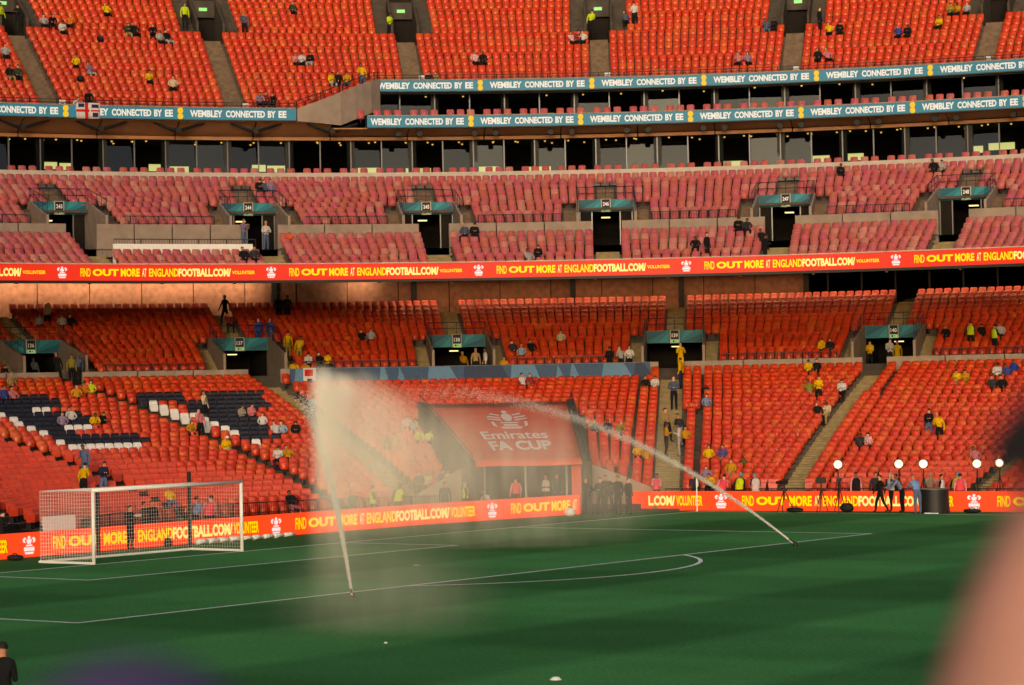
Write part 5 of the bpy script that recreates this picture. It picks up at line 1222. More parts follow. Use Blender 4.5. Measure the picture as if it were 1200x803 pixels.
def skeleton(pose):
    J = {}; var = pose[-1] if pose[-1] in '23' else ''; pose = pose.rstrip('23')
    def j(n, x, y, z, a, b=None): J[n] = (x, y, z, a, b or a)
    tz = 0.0
    if pose in ('sit', 'lean'):
        f = 0.26 if pose == 'lean' else 0.0
        j('pelvis',0,0.10,0.55,.15,.12); j('spine',0,0.10+f*.4,0.74,.14,.105); j('chest',0,0.06+f,0.94-f*.25,.165,.11); j('neck',0,0.06+f*1.35,1.06-f*.35,.055)
        j('h0',0,0.08+f*1.5,1.11-f*.4,.066,.07); j('h1',0,0.09+f*1.6,1.19-f*.45,.075,.088); j('h2',0,0.08+f*1.6,1.265-f*.5,.05,.058)
        for s, n in ((-1,'l'),(1,'r')):
            j('sh'+n,s*.17,0.05+f,0.99-f*.27,.07); j('el'+n,s*.25,0.16+f*.9,0.78-f*.2,.048); j('wr'+n,s*.13,0.36+f*.4,0.68,.034); j('ha'+n,s*.07,0.42+f*.4,0.66,.036,.022); 
            j('hip'+n,s*.10,0.16,0.53,.10); j('kn'+n,s*.14,0.52,0.52,.068); j('an'+n,s*.13,0.50,0.10,.046); j('to'+n,s*.13,0.64,0.045,.042)
    else:
        lean = 0.30 if pose == 'lean_t' else 0.0
        j('pelvis',0,0,0.95,.145,.115); j('spine',0,0.01+lean*.4,1.15,.135,.10); j('chest',0,lean,1.35-lean*.12,.165,.11); j('neck',0,lean*1.25,1.49-lean*.18,.056)
        tx = 0.0
        j('h0',tx*.4,0.015+lean*1.35,1.56-lean*.2,.068,.074); j('h1',tx,0.02+lean*1.42,1.66-lean*.22,.077,.092); j('h2',tx*1.5,0.01+lean*1.45,1.745-lean*.22,.05,.06)
        if pose == 'tilt': j('neck',0,0.045,1.47,.078,.085); j('h0',0,0.02,1.55,.080,.092); j('h1',0,-0.03,1.66,.078,.094); j('h2',0,-0.075,1.745,.05,.06)
        for s, n in ((-1,'l'),(1,'r')):
            j('sh'+n,s*.175,lean*.95,1.41-lean*.12,.072)
            if pose in ('stand','walk','tilt'):
                sw = 0.12*s if pose == 'walk' else 0.0
                j('el'+n,s*.24,-0.02+sw,1.14,.047); j('wr'+n,s*.245,0.07+sw*1.5,0.90,.034); j('ha'+n,s*.24,0.10+sw*1.6,0.81,.034,.024)
            elif pose == 'fold': j('el'+n,s*.27,0.08,1.14,.05); j('wr'+n,s*.06,0.22,1.16,.036); j('ha'+n,-s*.04,0.22,1.18,.034,.024)
            elif pose in ('phone','camera'): j('el'+n,s*.24,0.14,1.17,.048); j('wr'+n,s*.10,0.30,1.38 if pose == 'phone' else 1.30,.035); j('ha'+n,s*.05,0.34,1.44 if pose == 'phone' else 1.33,.035,.024)
            else: j('el'+n,s*.23,lean+0.2,1.16,.048); j('wr'+n,s*.17,lean+0.38,1.08,.035); j('ha'+n,s*.15,lean+0.46,1.07,.034,.024)
            w_ = 0.22*s if pose == 'walk' else 0.0
            j('hip'+n,s*.095,0,0.90,.10); j('kn'+n,s*.105,0.03+w_*.6,0.50,.07); j('an'+n,s*.11,-0.02+w_*(1.0 if s > 0 else 1.4),0.09+(0.05 if pose == 'walk' and s < 0 else 0),.047); j('to'+n,s*.12,0.13+w_*(1.0 if s > 0 else 1.3),0.045,.042)
    def mv(n, dx, dy, dz): a = J[n]; J[n] = (a[0]+dx, a[1]+dy, a[2]+dz, a[3], a[4])
    if var == '2':      # turned and leaning to one side, one hand up at the chin or on the hip
        for n, k in (('chest',.05),('neck',.07),('h0',.08),('h1',.10),('h2',.12),('shl',.05),('shr',.05)): mv(n, k, 0, -0.01)
        a = J['h0']; J['wrr'] = (a[0]+.06, a[1]+.15, a[2]-.10, .034, .034); J['har'] = (a[0]+.03, a[1]+.12, a[2]-.03, .035, .024); mv('elr', -.02, .10, -.02)
        mv('knl', -.05, .04, 0); mv('anl', -.06, .08, 0); mv('tol', -.09, .08, 0)
    elif var == '3':    # arms held close, head bowed over a phone
        for n, k in (('h0',.03),('h1',.06),('h2',.09)): mv(n, -.02, k, -.03)
        for n, s in (('l',-1),('r',1)):
            c = J['chest']; J['el'+n] = (s*.20, c[1]+.05, c[2]-.22, .048, .048); J['wr'+n] = (s*.07, c[1]+.25, c[2]-.14, .034, .034); J['ha'+n] = (s*.03, c[1]+.29, c[2]-.10, .034, .024)
        mv('knr', .04, -.02, 0); mv('anr', -.10, -.06, 0); mv('tor', -.10, -.06, 0)
    E_ = [('pelvis','spine'),('spine','chest'),('chest','neck'),('neck','h0'),('h0','h1'),('h1','h2')]
    for n in 'lr': E_ += [('chest','sh'+n),('sh'+n,'el'+n),('el'+n,'wr'+n),('wr'+n,'ha'+n),('pelvis','hip'+n),('hip'+n,'kn'+n),('kn'+n,'an'+n),('an'+n,'to'+n)]
    return J, E_
REG = {'neck':0,'h0':0,'h1':0,'h2':0,'ha':0,'wr':1,'el':1,'sh':1,'chest':1,'spine':1,'pelvis':2,'hip':2,'kn':2,'an':2,'to':3}
BODY = {}
def body(pose, subd=1):
    if (pose, subd) in BODY: return BODY[(pose, subd)]
    J, E_ = skeleton(pose); names = list(J)
    me = bpy.data.meshes.new('person_rig'); me.from_pydata([J[n][:3] for n in names], [(names.index(a), names.index(b)) for a, b in E_], [])
    ob = bpy.data.objects.new('person_rig', me); COL.objects.link(ob)
    sk = ob.modifiers.new('skin', 'SKIN'); sk.use_smooth_shade = True
    for k, n in enumerate(names):
        d = me.skin_vertices[0].data[k]; d.radius = (J[n][3], J[n][4]); d.use_root = (n == 'pelvis')
    ss = ob.modifiers.new('sub', 'SUBSURF'); ss.levels = subd; ss.render_levels = subd
    dg = bpy.context.evaluated_depsgraph_get(); dg.update()
    out = bpy.data.meshes.new_from_object(ob.evaluated_get(dg)); out.name = 'person'
    bpy.data.objects.remove(ob); bpy.data.meshes.remove(me)
    seg = [(Vector(J[a][:3]), Vector(J[b][:3]), a, b, J[a][3], J[b][3]) for a, b in E_]
    idx = []
    for p_ in out.polygons:
        c = p_.center; best = None
        for a, b, na, nb, ra, rb in seg:
            t = max(0, min(1, (c-a).dot(b-a)/(b-a).length_squared)); d = (c-(a+(b-a)*t)).length-(ra+(rb-ra)*t)*0.9
            if best is None or d < best[0]: best = (d, na if t < 0.5 else nb)
        n = best[1]; key = n if n in REG else n[:-1]; idx.append(REG[key])
    for q in range(4): out.materials.append(None)
    out.polygons.foreach_set('material_index', idx); out.polygons.foreach_set('use_smooth', [True]*len(out.polygons)); out.update()
    BODY[(pose, subd)] = (out, J); return BODY[(pose, subd)]
HM = {}
def hair_mesh(pose, kind='short'):
    if (pose, kind) in HM: return HM[(pose, kind)]
    J = body(pose)[1]; h1 = Vector(J['h1'][:3]); h2 = Vector(J['h2'][:3]); up = (h2-h1).normalized()
    mb = MB(); n = 10; rings = 5; vs_ = []
    for i in range(rings+1):
        th = (math.pi*0.62)*i/rings
        for k in range(n):
            ph = 2*math.pi*k/n; fwd = math.sin(ph)
            t2 = th*(1.0 if fwd < 0.2 else 0.72)
            v = Vector((math.sin(t2)*math.cos(ph)*0.084, math.sin(t2)*fwd*0.098-0.008, math.cos(t2)*0.092))
            q = Vector((0,0,1)).rotation_difference(up) @ v
            vs_.append(h1+up*0.012+q)
    mb.add(vs_, [(i*n+k, (i+1)*n+k, (i+1)*n+(k+1) % n, i*n+(k+1) % n) for i in range(rings) for k in range(n)])
    me = bpy.data.meshes.new('hair'); me.from_pydata(mb.v, [], mb.f); me.materials.append(None); me.polygons.foreach_set('use_smooth', [True]*len(me.polygons)); me.update()
    HM[(pose, kind)] = me; return me
VM_ = {}
def vest_mesh(pose):
    if pose in VM_: return VM_[pose]
    J = body(pose)[1]; L_ = [J['pelvis'], J['spine'], J['chest']]; mb = MB(); n = 12; rows_ = []
    pts_ = [(Vector(L_[0][:3])+Vector((0,0,0.02)), 0.19,0.15), (Vector(L_[1][:3]), 0.185,0.145), (Vector(L_[2][:3]), 0.205,0.15), (Vector(L_[2][:3])+Vector((0,0,0.10)), 0.16,0.125), (Vector(L_[2][:3])+Vector((0,0,0.14)), 0.09,0.08)]
    for c, a, b in pts_: rows_ += [c+Vector((a*math.cos(2*math.pi*k/n), b*math.sin(2*math.pi*k/n), 0)) for k in range(n)]
    mb.add(rows_, [(i*n+k, i*n+(k+1) % n, (i+1)*n+(k+1) % n, (i+1)*n+k) for i in range(len(pts_)-1) for k in range(n)])
    me = bpy.data.meshes.new('vest'); me.from_pydata(mb.v, [], mb.f); me.materials.append(None); me.polygons.foreach_set('use_smooth', [True]*len(me.polygons)); me.update()
    VM_[pose] = me; return me
BIB = dict(bibpink=('palepink','hotpink'), bibpink2=('palepink','black'), biblime=('black','lime'), limeb=('coal','lime'), bibwhite=('coal','white'), bibwhite2=('black','white'))
def setm(o, k, m):
    o.material_slots[k].link = 'OBJECT'; o.material_slots[k].material = m
prnd = random.Random(11)
def person(x, y, z, head, pose, top, legs, hair, lab, scale=1.0, subd=1, skin=None):
    if pose in ('sit', 'stand', 'fold') and subd == 1: pose = pose+prnd.choice(('', '2', '3') if pose != 'fold' else ('', '2'))
    me, J = body(pose, subd); o = bpy.data.objects.new('person', me); COL.objects.link(o)
    vest = None
    if top in BIB: top, vest = BIB[top]
    setm(o, 0, skin or prnd.choice(SKIN[:2]+SKIN[:2]+SKIN[2:])); setm(o, 1, cloth(top)); setm(o, 2, cloth(legs)); setm(o, 3, SHOE)
    o.location = (x, y, z); o.rotation_euler = (0, 0, rad(head-90+(prnd.uniform(-22,22) if subd == 1 else 0))); s_ = scale*prnd.uniform(0.93, 1.02); o.scale = (s_*prnd.uniform(0.96,1.1), s_, s_)
    tag(o, lab, 'person')
    if hair != 'bald':
        h = bpy.data.objects.new('cap' if hair in ('teal','white','ginger') else 'hair', hair_mesh(pose)); COL.objects.link(h); h.parent = o; setm(h, 0, HAIR[hair])
    if vest:
        v = bpy.data.objects.new('vest', vest_mesh(pose)); COL.objects.link(v); v.parent = o; setm(v, 0, cloth(vest))
    return o
for P_ in PEOPLE: person(*P_)
# ---------------------------------------------------------------- pitch-side equipment
def tripod(name, x, y, h, lab, cat, headfn, spread=0.45):
    e = empty(name, (x, y, 0), prnd.uniform(-0.4, 0.4)); tag(e, lab, cat)
    for k in range(3):
        t = 2*math.pi*k/3+0.5; mb = MB(); mb.tube([(spread*math.cos(t), spread*math.sin(t), 0),(0.02*math.cos(t),0.02*math.sin(t),h*0.8)], 0.018, 6, 0.024); mb.build('leg', BLACK, e)
    mb = MB(); mb.tube([(0,0,h*0.45),(0,0,h)], 0.028, 8); mb.build('centre_column', BLACK, e)
    headfn(e, h); return e
def cam_head(e, h):
    mb = MB(); mb.box(-0.09,0.09,-0.22,0.16,h,h+0.17); mb.build('camera_body', BLACK, e)
    mb = MB(); mb.tube([(0,-0.22,h+0.09),(0,-0.44,h+0.09)], 0.06, 10, 0.07); mb.build('lens', BLACK, e)
def box_head(e, h):
    mb = MB(); mb.box(-0.22,0.22,-0.05,0.05,h,h+0.26); mb.build('monitor', BLACK, e)
    mb = MB(); mb.box(-0.2,0.2,0.051,0.056,h+0.02,h+0.24); mb.build('screen', INK, e)
tripod('camera_tripod', 4.6, 33.9, 1.25, 'black tripod with small camera in front of the boards', 'tripod', cam_head)
tripod('monitor_stand', 6.25, 34.3, 1.28, 'black stand carrying a monitor in front of the boards', 'tripod', box_head, 0.3)
tripod('microphone_stand', 7.1, 34.4, 1.35, 'thin stand with a small black camera beside the lamp', 'tripod', cam_head, 0.3)
LAMPB = mat('flood_lamp_face', (0.9,0.9,0.85), 0.4, 0.2, emit=(1.0,0.86,0.62), estr=9.0/EXP)
LAMP_HALO = mat('flood_lamp_halo', (0.8,0.6,0.4), 0.4, 0.3, emit=(1.0,0.55,0.25), estr=1.0/EXP)  # glowing ring added as a soft halo round the lamp face
def lamp_head(e, h):
    for s_ in ((0,) if not e.get('pair') else (-0.22, 0.22)):
        mb = MB(); mb.box(s_-0.2,s_+0.2,-0.0,0.10,h+0.04,h+0.42); mb.build('lamp_housing', BLACK, e)
        mb = MB(); 
        n = 16; mb.add([(s_+0.13*math.cos(2*math.pi*k/n), -0.006, h+0.23+0.13*math.sin(2*math.pi*k/n)) for k in range(n)], [tuple(range(n))]); mb.build('lamp_face', LAMPB, e)
        mb = MB(); q_ = [(s_+R_*math.cos(2*math.pi*k/n), -0.004, h+0.23+R_*math.sin(2*math.pi*k/n)) for R_ in (0.135, 0.185) for k in range(n)]; mb.add(q_, [(k, (k+1) % n, (k+1) % n+n, k+n) for k in range(n)]); mb.build('halo_ring', LAMP_HALO, e)
camdir = lambda x, y: math.atan2(CAM[1]-y, CAM[0]-x)+math.pi/2
for x, y, lab in ((6.55,35.3,'bright flood lamp on a stand above the monitor'),(9.2,36.0,'bright flood lamp on a stand behind the white bib'),(10.35,36.1,'bright flood lamp on a stand over the blue shirt'),(12.8,36.35,'bright flood lamp on a stand beyond the black table'),(13.35,37.4,'second flood lamp half hidden beside the one beyond the table')):
    e = tripod('flood_lamp', x, y, 1.85, lab, 'lamp', lamp_head, 0.4); e.rotation_euler.z = camdir(x, y)
tb = empty('presenter_table', (11.55,34.75,0)); tag(tb, 'black draped presenter table with pale top beside the pitch', 'table')
mb = MB(); n = 24; vs_ = []
for z, r in ((0.02,0.66),(0.5,0.63),(1.03,0.62)): vs_ += [((r+0.015*math.sin(k*2.5))*math.cos(2*math.pi*k/n), (r+0.015*math.sin(k*2.5))*math.sin(2*math.pi*k/n), z) for k in range(n)]
mb.add(vs_, [(i*n+k, i*n+(k+1) % n, (i+1)*n+(k+1) % n, (i+1)*n+k) for i in range(2) for k in range(n)]); mb.build('drape', BLACK, tb, True)
mb = MB(); mb.tube([(0,0,1.03),(0,0,1.07)], 0.66, 24); mb.build('table_top', mat('table_grey', lin((96,92,90)), 0.4, 0.4), tb)
mb = MB(); mb.box(-0.1,0.55,-0.74,-0.70,0.02,0.06); mb.build('white_strip', WHITE, tb)
def lump(name, x, y, z, sx, sy, sz, m, lab, cat, seed=0, rz=0.0):
    """soft bag: squashed noisy ball resting on the ground or a seat"""
    r_ = random.Random(seed); mb = MB(); n, k_ = 12, 7; vs_ = []
    for i in range(k_+1):
        th = math.pi*i/k_
        for j in range(n):
            ph = 2*math.pi*j/n; q = 1+r_.uniform(-0.12, 0.12); c = math.cos(th)
            vs_.append((sx*math.sin(th)**0.6*math.cos(ph)*q, sy*math.sin(th)**0.6*math.sin(ph)*q, sz*(0.5-0.5*c)))
    mb.add(vs_, [(i*n+j, i*n+(j+1) % n, (i+1)*n+(j+1) % n, (i+1)*n+j) for i in range(k_) for j in range(n)])
    e = empty(name, (x, y, z), rz); tag(e, lab, cat); mb.build('bag_body', m, e, True)
    mb = MB(); mb.tube([(-sx*0.4,0,sz*0.9),(-sx*0.2,0,sz*1.2),(sx*0.2,0,sz*1.2),(sx*0.4,0,sz*0.9)], 0.02, 5); mb.build('strap', BLACK, e)
    return e
BLK_BAG = mat('black_nylon', lin((24,24,26)), 0.7, 0.3, noise=0.2, scale=8)
lump('kit_bag', 5.0, 34.1, 0, 0.42, 0.25, 0.22, BLK_BAG, 'flat black bag under the camera tripod', 'bag', 1)
lump('kit_bag', 7.35, 34.6, 0, 0.3, 0.25, 0.42, BLK_BAG, 'bulky black bag beside the microphone stand', 'bag', 2)
lump('kit_bag', 13.0, 35.4, 0, 0.4, 0.25, 0.18, BLK_BAG, 'flat black bag beyond the presenter table', 'bag', 3)
lump('kit_bag', -4.6, -3.0, 0, 0.35, 0.25, 0.2, BLK_BAG, 'flat black bag in front of the boards left of the goal', 'bag', 4)
lump('white_bag', -3.3, 28.6, 0, 0.25, 0.22, 0.36, WHITE, 'small white bag at the end of the goal side boards', 'bag', 5)
lump('camera_case', -4.6, 4.6, 0, 0.16, 0.16, 0.36, BLK_BAG, 'black camera case before the boards behind the net', 'bag', 6)
for t, i, a, m, lab, sd in (('UP',4,148.9,BLK_BAG,'black bag on a seat below the yellow and mauve pair',7),('UP',2,137.3,BLK_BAG,'black bag on a seat beside the sloping concrete wall',8),('LL',22,120.0,BLK_BAG,'black bag on a seat beside the grey blue shirt',9),
        ('LL',6,117.1,mat('black_yellow', lin((90,80,30)), 0.8, 0.2, noise=0.5, scale=20),'black and yellow bag on a seat behind the stewards',10),('MF',5,141.45,mat('orange_nylon', lin((214,80,30)), 0.7, 0.3),'orange bag on a seat beside doorway 244',11),('UP',10,147.2,BLK_BAG,'black bag on a seat beside the slouching person',12),('LL',7,158.9,BLK_BAG,'black bag by the narrow steps above the goal',13)):
    r, z = row(t, i, a); x, y, _ = W(r-0.2, a); lump('bag', x, y, z+0.42, 0.24, 0.18, 0.34, m, lab, 'bag', sd)
wc = empty('white_cloth', (-4.75,7.6,0), 0.0); tag(wc, 'rolled white cloth lying along the foot of the goal side boards', 'cloth')
for k in range(9):
    y0 = -1.3+k*0.62; mb = MB(); mb.tube([(prnd.uniform(-.05,.05),y0,0.10),(prnd.uniform(-.05,.05),y0+0.3,0.12),(prnd.uniform(-.05,.05),y0+0.58,0.09)], 0.09+prnd.uniform(-.02,.03), 7, 0.06+prnd.uniform(0,.03)); mb.build('cloth_fold', WHITE, wc, True)
# photographer's camera
e = empty('camera', (-4.55,3.25,1.28), rad(-45)); tag(e, 'black camera with pale long lens held by the photographer', 'camera')
mb = MB(); mb.box(-0.08,0.08,-0.05,0.05,-0.06,0.08); mb.build('camera_body', BLACK, e)
mb = MB(); mb.tube([(0,-0.05,0),(0,-0.36,-0.05)], 0.05, 10, 0.065); mb.build('lens', mat('lens_white', lin((190,186,180)), 0.5, 0.4), e)
# banners on the goal side fence
def hang(name, r, a0, a1, z0, z1, m, lab, cat, prints, wav=0.03):
    mb = MB(); n = 10; fn_ = lambda x, y: W(r-0.01+wav*math.sin(x*14)*(1-y), a0+(a1-a0)*x, z0+(z1-z0)*y)
    vs_ = [fn_(i/n, j/3) for i in range(n+1) for j in range(4)]
    mb.add(vs_, [(i*4+j, (i+1)*4+j, (i+1)*4+j+1, i*4+j+1) for i in range(n) for j in range(3)])
    o = mb.build(name, m, None, True); tag(o, lab, cat)
    mo = o.modifiers.new('thick', 'SOLIDIFY'); mo.thickness = 0.012; mo.offset = 0
    for pm, polys in prints:
        k = MB()
        for P2 in polys:
            nn = 6
            (x0, y0), (x1, y1) = P2
            q = [W(r-0.024+wav*math.sin((x0+(x1-x0)*i/nn)*14)*(1-(y0+(y1-y0)*j)), a0+(a1-a0)*(x0+(x1-x0)*i/nn), z0+(z1-z0)*(y0+(y1-y0)*j)) for i in range(nn+1) for j in (0, 1)]
            k.add(q, [(2*i, 2*i+1, 2*i+3, 2*i+2) for i in range(nn)])
        p_ = k.build('flag_print', pm, None); p_.parent = o
    return o
FRED = mat('flag_red', lin((190,34,40)), 0.8, 0.2); FWH = mat('flag_white', lin((206,196,198)), 0.85, 0.2, noise=0.05); FNV = mat('flag_navy', lin((40,42,80)), 0.8, 0.2)
hang('draped_flag', 69.40, 149.85, 148.75, 21.22, 22.10, FWH, 'white flag with red cross and dark badge draped over the left teal ribbon', 'flag', [(FRED, [((0.0,0.42),(0.55,0.58)),((0.36,0.0),(0.50,1.0)),((0.62,0.45),(1.0,0.55))]), (FNV, [((0.68,0.1),(0.92,0.38)),((0.08,0.72),(0.34,0.95)),((0.64,0.68),(0.94,0.9))])])
hang('draped_flag', 61.80, 140.45, 139.8, 6.22, 7.12, FWH, 'white flag with red and navy badge on the end of the blue barrier cloth', 'flag', [(FRED, [((0.1,0.5),(0.75,0.9))]), (FNV, [((0.3,0.08),(0.7,0.36))])])
for k, (y0, y1) in enumerate(((-4.2,-3.25),(-3.0,-1.9),(0.6,2.2))):
    mb = MB(); mb.box(-7.05,-7.0,y0,y1,0.72,1.32); o = mb.build('fence_banner', FWH)
    tag(o, ['white banner with faint red crest on the dark fence behind the net','white banner with faint lettering on the dark fence behind the net','plain white banner on the dark fence behind the goal'][k], 'banner')
    if k < 2: mb = MB(); c_ = (y0+y1)/2; mb.add([(-6.995,*p) for p in ellipse(c_,1.04,0.16,0.16,12)], [tuple(range(12))]); q = mb.build('crest_print', [FRED, mat('flag_grey', lin((150,140,150)), .8, .2)][k]); q.parent = o
# white notices at the foot of the upper stairs
for k, a in enumerate(UA):
    i = up_first(a); r, z = row('UP', i, a); e = empty('notice_board', W(r-0.35, a-ringdeg(0.42, r), z), rad(a-90)); tag(e, 'small white notice on a post at the foot of the brown upper stairs', 'sign', 'notices at the foot of the upper stairs')
    mb = MB(); mb.box(-0.17,0.17,-0.02,0.02,0.55,0.98); mb.build('notice', WHITE, e)
    mb = MB(); mb.box(-0.12,0.12,-0.026,-0.021,0.74,0.79); mb.build('printed_line', FRED, e)
    mb = MB(); mb.tube([(0,0.04,0),(0,0.04,0.9)], 0.02, 6); mb.build('post', BLACK, e)
# small white objects on the near grass
for x, y, s_, lab in ((34.66,-25.14,0.12,'small white marker lying on the near grass'),(26.97,-20.89,0.05,'tiny white scrap on the grass below the spray')):
    mb = MB(); n = 12; mb.add([(s_*math.cos(2*math.pi*k/n), s_*math.sin(2*math.pi*k/n), 0) for k in range(n)]+[(s_*0.5*math.cos(2*math.pi*k/n), s_*0.5*math.sin(2*math.pi*k/n), s_*0.45) for k in range(n)], [(k, (k+1) % n, (k+1) % n+n, k+n) for k in range(n)]+[tuple(range(n, 2*n))])
    o = mb.build('white_marker', WHITE); o.location = (x, y, 0.004); tag(o, lab, 'marker')
# ---------------------------------------------------------------- sprinklers: nozzle, jet and drifting droplets
DROP = mat('water_droplets', (0.93,0.92,0.90), 0.5, 0.3, transl=0.12)
TET = np.array([(1,1,1),(1,-1,-1),(-1,1,-1),(-1,-1,1)])/math.sqrt(3); TF = np.array([(0,1,2),(0,3,1),(0,2,3),(1,3,2)])
def droplets(name, pts, size, lab, cat, seed):
    rg = np.random.default_rng(seed); n = len(pts)
    s_ = size*rg.uniform(0.6, 1.4, n)
    an = rg.uniform(0, 2*math.pi, (n, 2)); c1, s1, c2, s2 = np.cos(an[:,0]), np.sin(an[:,0]), np.cos(an[:,1]), np.sin(an[:,1])
    T = np.repeat(TET[None], n, 0); x, y, z = T[:,:,0].copy(), T[:,:,1].copy(), T[:,:,2].copy()
    x, y = x*c1[:,None]-y*s1[:,None], x*s1[:,None]+y*c1[:,None]; y, z = y*c2[:,None]-z*s2[:,None], y*s2[:,None]+z*c2[:,None]
    V = np.stack([x, y, z], 2)*s_[:,None,None]+pts[:,None,:]
    me = bpy.data.meshes.new(name); me.vertices.add(4*n); me.vertices.foreach_set('co', V.ravel())
    F = (TF[None]+4*np.arange(n)[:,None,None]).ravel(); me.loops.add(12*n); me.loops.foreach_set('vertex_index', F.astype(np.int32)); me.polygons.add(4*n)
    me.polygons.foreach_set('loop_start', np.arange(0, 12*n, 3, dtype=np.int32)); me.polygons.foreach_set('loop_total', np.full(4*n, 3, dtype=np.int32))
    me.materials.append(DROP); me.update(calc_edges=True)
    o = bpy.data.objects.new(name, me); COL.objects.link(o); tag(o, lab, cat, kind='stuff'); return o
camv = np.array(CAM); fwv = np.array(_F); rtv = np.array((math.sin(YAW), -math.cos(YAW), 0.0)); fw2 = np.array((math.cos(YAW), math.sin(YAW), 0.0)); upv = np.array((0, 0, 1.0))
def spray(base, dirv, R, H, tmax, n_core, n_mist, wind, fall, core_w, mist_w, seed, drag=1.0, tmin_mist=0.35):
    """parabola of reach R and height H; core droplets hug it, mist falls from it and drifts with the wind"""
    rg = np.random.default_rng(seed); b = np.array(base)
    def par(t): return b+dirv*(R*t)[:,None]+upv*(4*H*t*(1-t))[:,None]
    t = rg.uniform(0.0, 1, n_core); t = (1-np.sqrt(1-t))*1.0*tmax; w_ = core_w[0]+(core_w[1]-core_w[0])*(t/tmax)**1.3
    A_ = par(t)+rg.normal(0, 1, (n_core, 3))*w_[:,None]
    t = tmin_mist+rg.beta(1.6, 1.3, n_mist)*(tmax-tmin_mist); w_ = mist_w[0]+(mist_w[1]-mist_w[0])*(t/tmax)
    M_ = par(t)+rg.normal(0, 1, (n_mist, 3))*w_[:,None]
    f = rg.exponential(fall, n_mist)*(t/tmax)
    M_ -= upv*f[:,None]; M_ += wind*(np.abs(rg.normal(0, 1, n_mist))*0.5+f*0.16)[:,None]
    M_ = M_[M_[:,2] > 0.02]; A_ = A_[A_[:,2] > 0.0]
    return A_, M_
B1 = (17.87,-11.3,0.05); B2 = (17.59,12.76,0.05)
def nozzle(b, dirv, lab):
    e = empty('sprinkler_head', (b[0], b[1], 0)); tag(e, lab, 'sprinkler')
    mb = MB(); mb.tube([(0,0,0),(0,0,0.14)], 0.09, 10, 0.07); mb.build('riser', BLACK, e)
    mb = MB(); d = Vector(dirv); mb.tube([(0,0,0.1), tuple(Vector((0,0,0.1))+d*0.22+Vector((0,0,0.16)))], 0.045, 8, 0.03); mb.build('nozzle', BLACK, e)
d1 = -fw2*0.972-rtv*0.088; d1 = d1/np.linalg.norm(d1)
d2 = -rtv*0.985+fw2*0.12; d2 = d2/np.linalg.norm(d2)
nozzle(B1, d1, 'pop-up sprinkler head at the foot of the tall pale spray'); nozzle(B2, d2, 'pop-up sprinkler head at the foot of the long low jet')
def mist(name, centre, half, dens, lab, expr, aniso=-0.3, warp=0.42):
    """a bank of droplets as a real volume: noisy density that fades to nothing inside its closed hull
    local x = across, y = along the view axis of the stand, z = up (each -1..1 in the hull)"""
    mb = MB(); n, k_ = 24, 12; vs_ = []
    pw = lambda v, e_: math.copysign(abs(v)**e_, v)
    for i in range(k_+1):
        th = math.pi*i/k_
        for j in range(n):
            ph = 2*math.pi*j/n; vs_.append((pw(math.sin(th), 0.4)*pw(math.cos(ph), 0.5), pw(math.sin(th), 0.4)*pw(math.sin(ph), 0.5), -pw(math.cos(th), 0.4)))
    mb.add(vs_, [(i*n+j, i*n+(j+1) % n, (i+1)*n+(j+1) % n, (i+1)*n+j) for i in range(k_) for j in range(n)])
    m = bpy.data.materials.new(name); m.use_nodes = True; nt = m.node_tree; nt.nodes.clear(); N = nt.nodes.new; L = nt.links.new
    out = N('ShaderNodeOutputMaterial'); pv = N('ShaderNodeVolumePrincipled'); L(pv.outputs[0], out.inputs['Volume'])
    pv.inputs['Color'].default_value = (1.0,0.96,0.88,1); pv.inputs['Anisotropy'].default_value = aniso
    tc = N('ShaderNodeTexCoord'); sx = N('ShaderNodeSeparateXYZ'); L(tc.outputs['Object'], sx.inputs[0])
    def M(op, a, b=None, c=None, clamp=False):
        q = N('ShaderNodeMath'); q.operation = op; q.use_clamp = clamp
        for k, v in enumerate((a, b, c)):
            if v is None: continue
            if isinstance(v, (int, float)): q.inputs[k].default_value = v
            else: L(v, q.inputs[k])
        return q.outputs[0]
    ns = N('ShaderNodeTexNoise'); ns.inputs['Scale'].default_value = 1.0; ns.inputs['Detail'].default_value = 5; ns.inputs['Roughness'].default_value = 0.62
    mp = N('ShaderNodeMapping'); mp.inputs['Scale'].default_value = (half[0]*1.5, half[1]*0.8, half[2]*0.45); L(tc.outputs['Object'], mp.inputs[0]); L(mp.outputs[0], ns.inputs['Vector'])
    nz = M('MULTIPLY_ADD', ns.outputs['Fac'], 3.2, -0.95, True)
    wp = N('ShaderNodeTexNoise'); wp.inputs['Scale'].default_value = 1.0; wp.inputs['Detail'].default_value = 4
    mq = N('ShaderNodeMapping'); mq.inputs['Scale'].default_value = (half[0]*0.9, half[1]*0.9, half[2]*0.5); mq.inputs['Location'].default_value = (3, 1, 7); L(tc.outputs['Object'], mq.inputs[0]); L(mq.outputs[0], wp.inputs['Vector'])
    sw = N('ShaderNodeSeparateXYZ'); L(wp.outputs['Color'], sw.inputs[0])
    X = M('MULTIPLY_ADD', M('SUBTRACT', sw.outputs[0], 0.5), warp, sx.outputs[0]); Z = M('MULTIPLY_ADD', M('SUBTRACT', sw.outputs[2], 0.5), warp*0.8, sx.outputs[2])
    d = expr(M, X, sx.outputs[1], Z)
    L(M('MULTIPLY', M('MULTIPLY', d, nz), dens), pv.inputs['Density'])
    o = mb.build(name, m); o.location = centre; o.scale = half; o.rotation_euler = (0, 0, YAW-math.pi/2)
    tag(o, lab, 'water spray', kind='stuff'); return o
def at(px, py, depth): return Vector(CAM)+(_f+_r2*((px-600)/3024.76)-_u2*((py-401.5)/3024.76))*depth
a_, m_ = spray(B1, d1, 19.0, 5.7, 0.40, 26000, 10, rtv, 2.6, (0.014,0.11), (0.22,0.75), 1, tmin_mist=0.30)
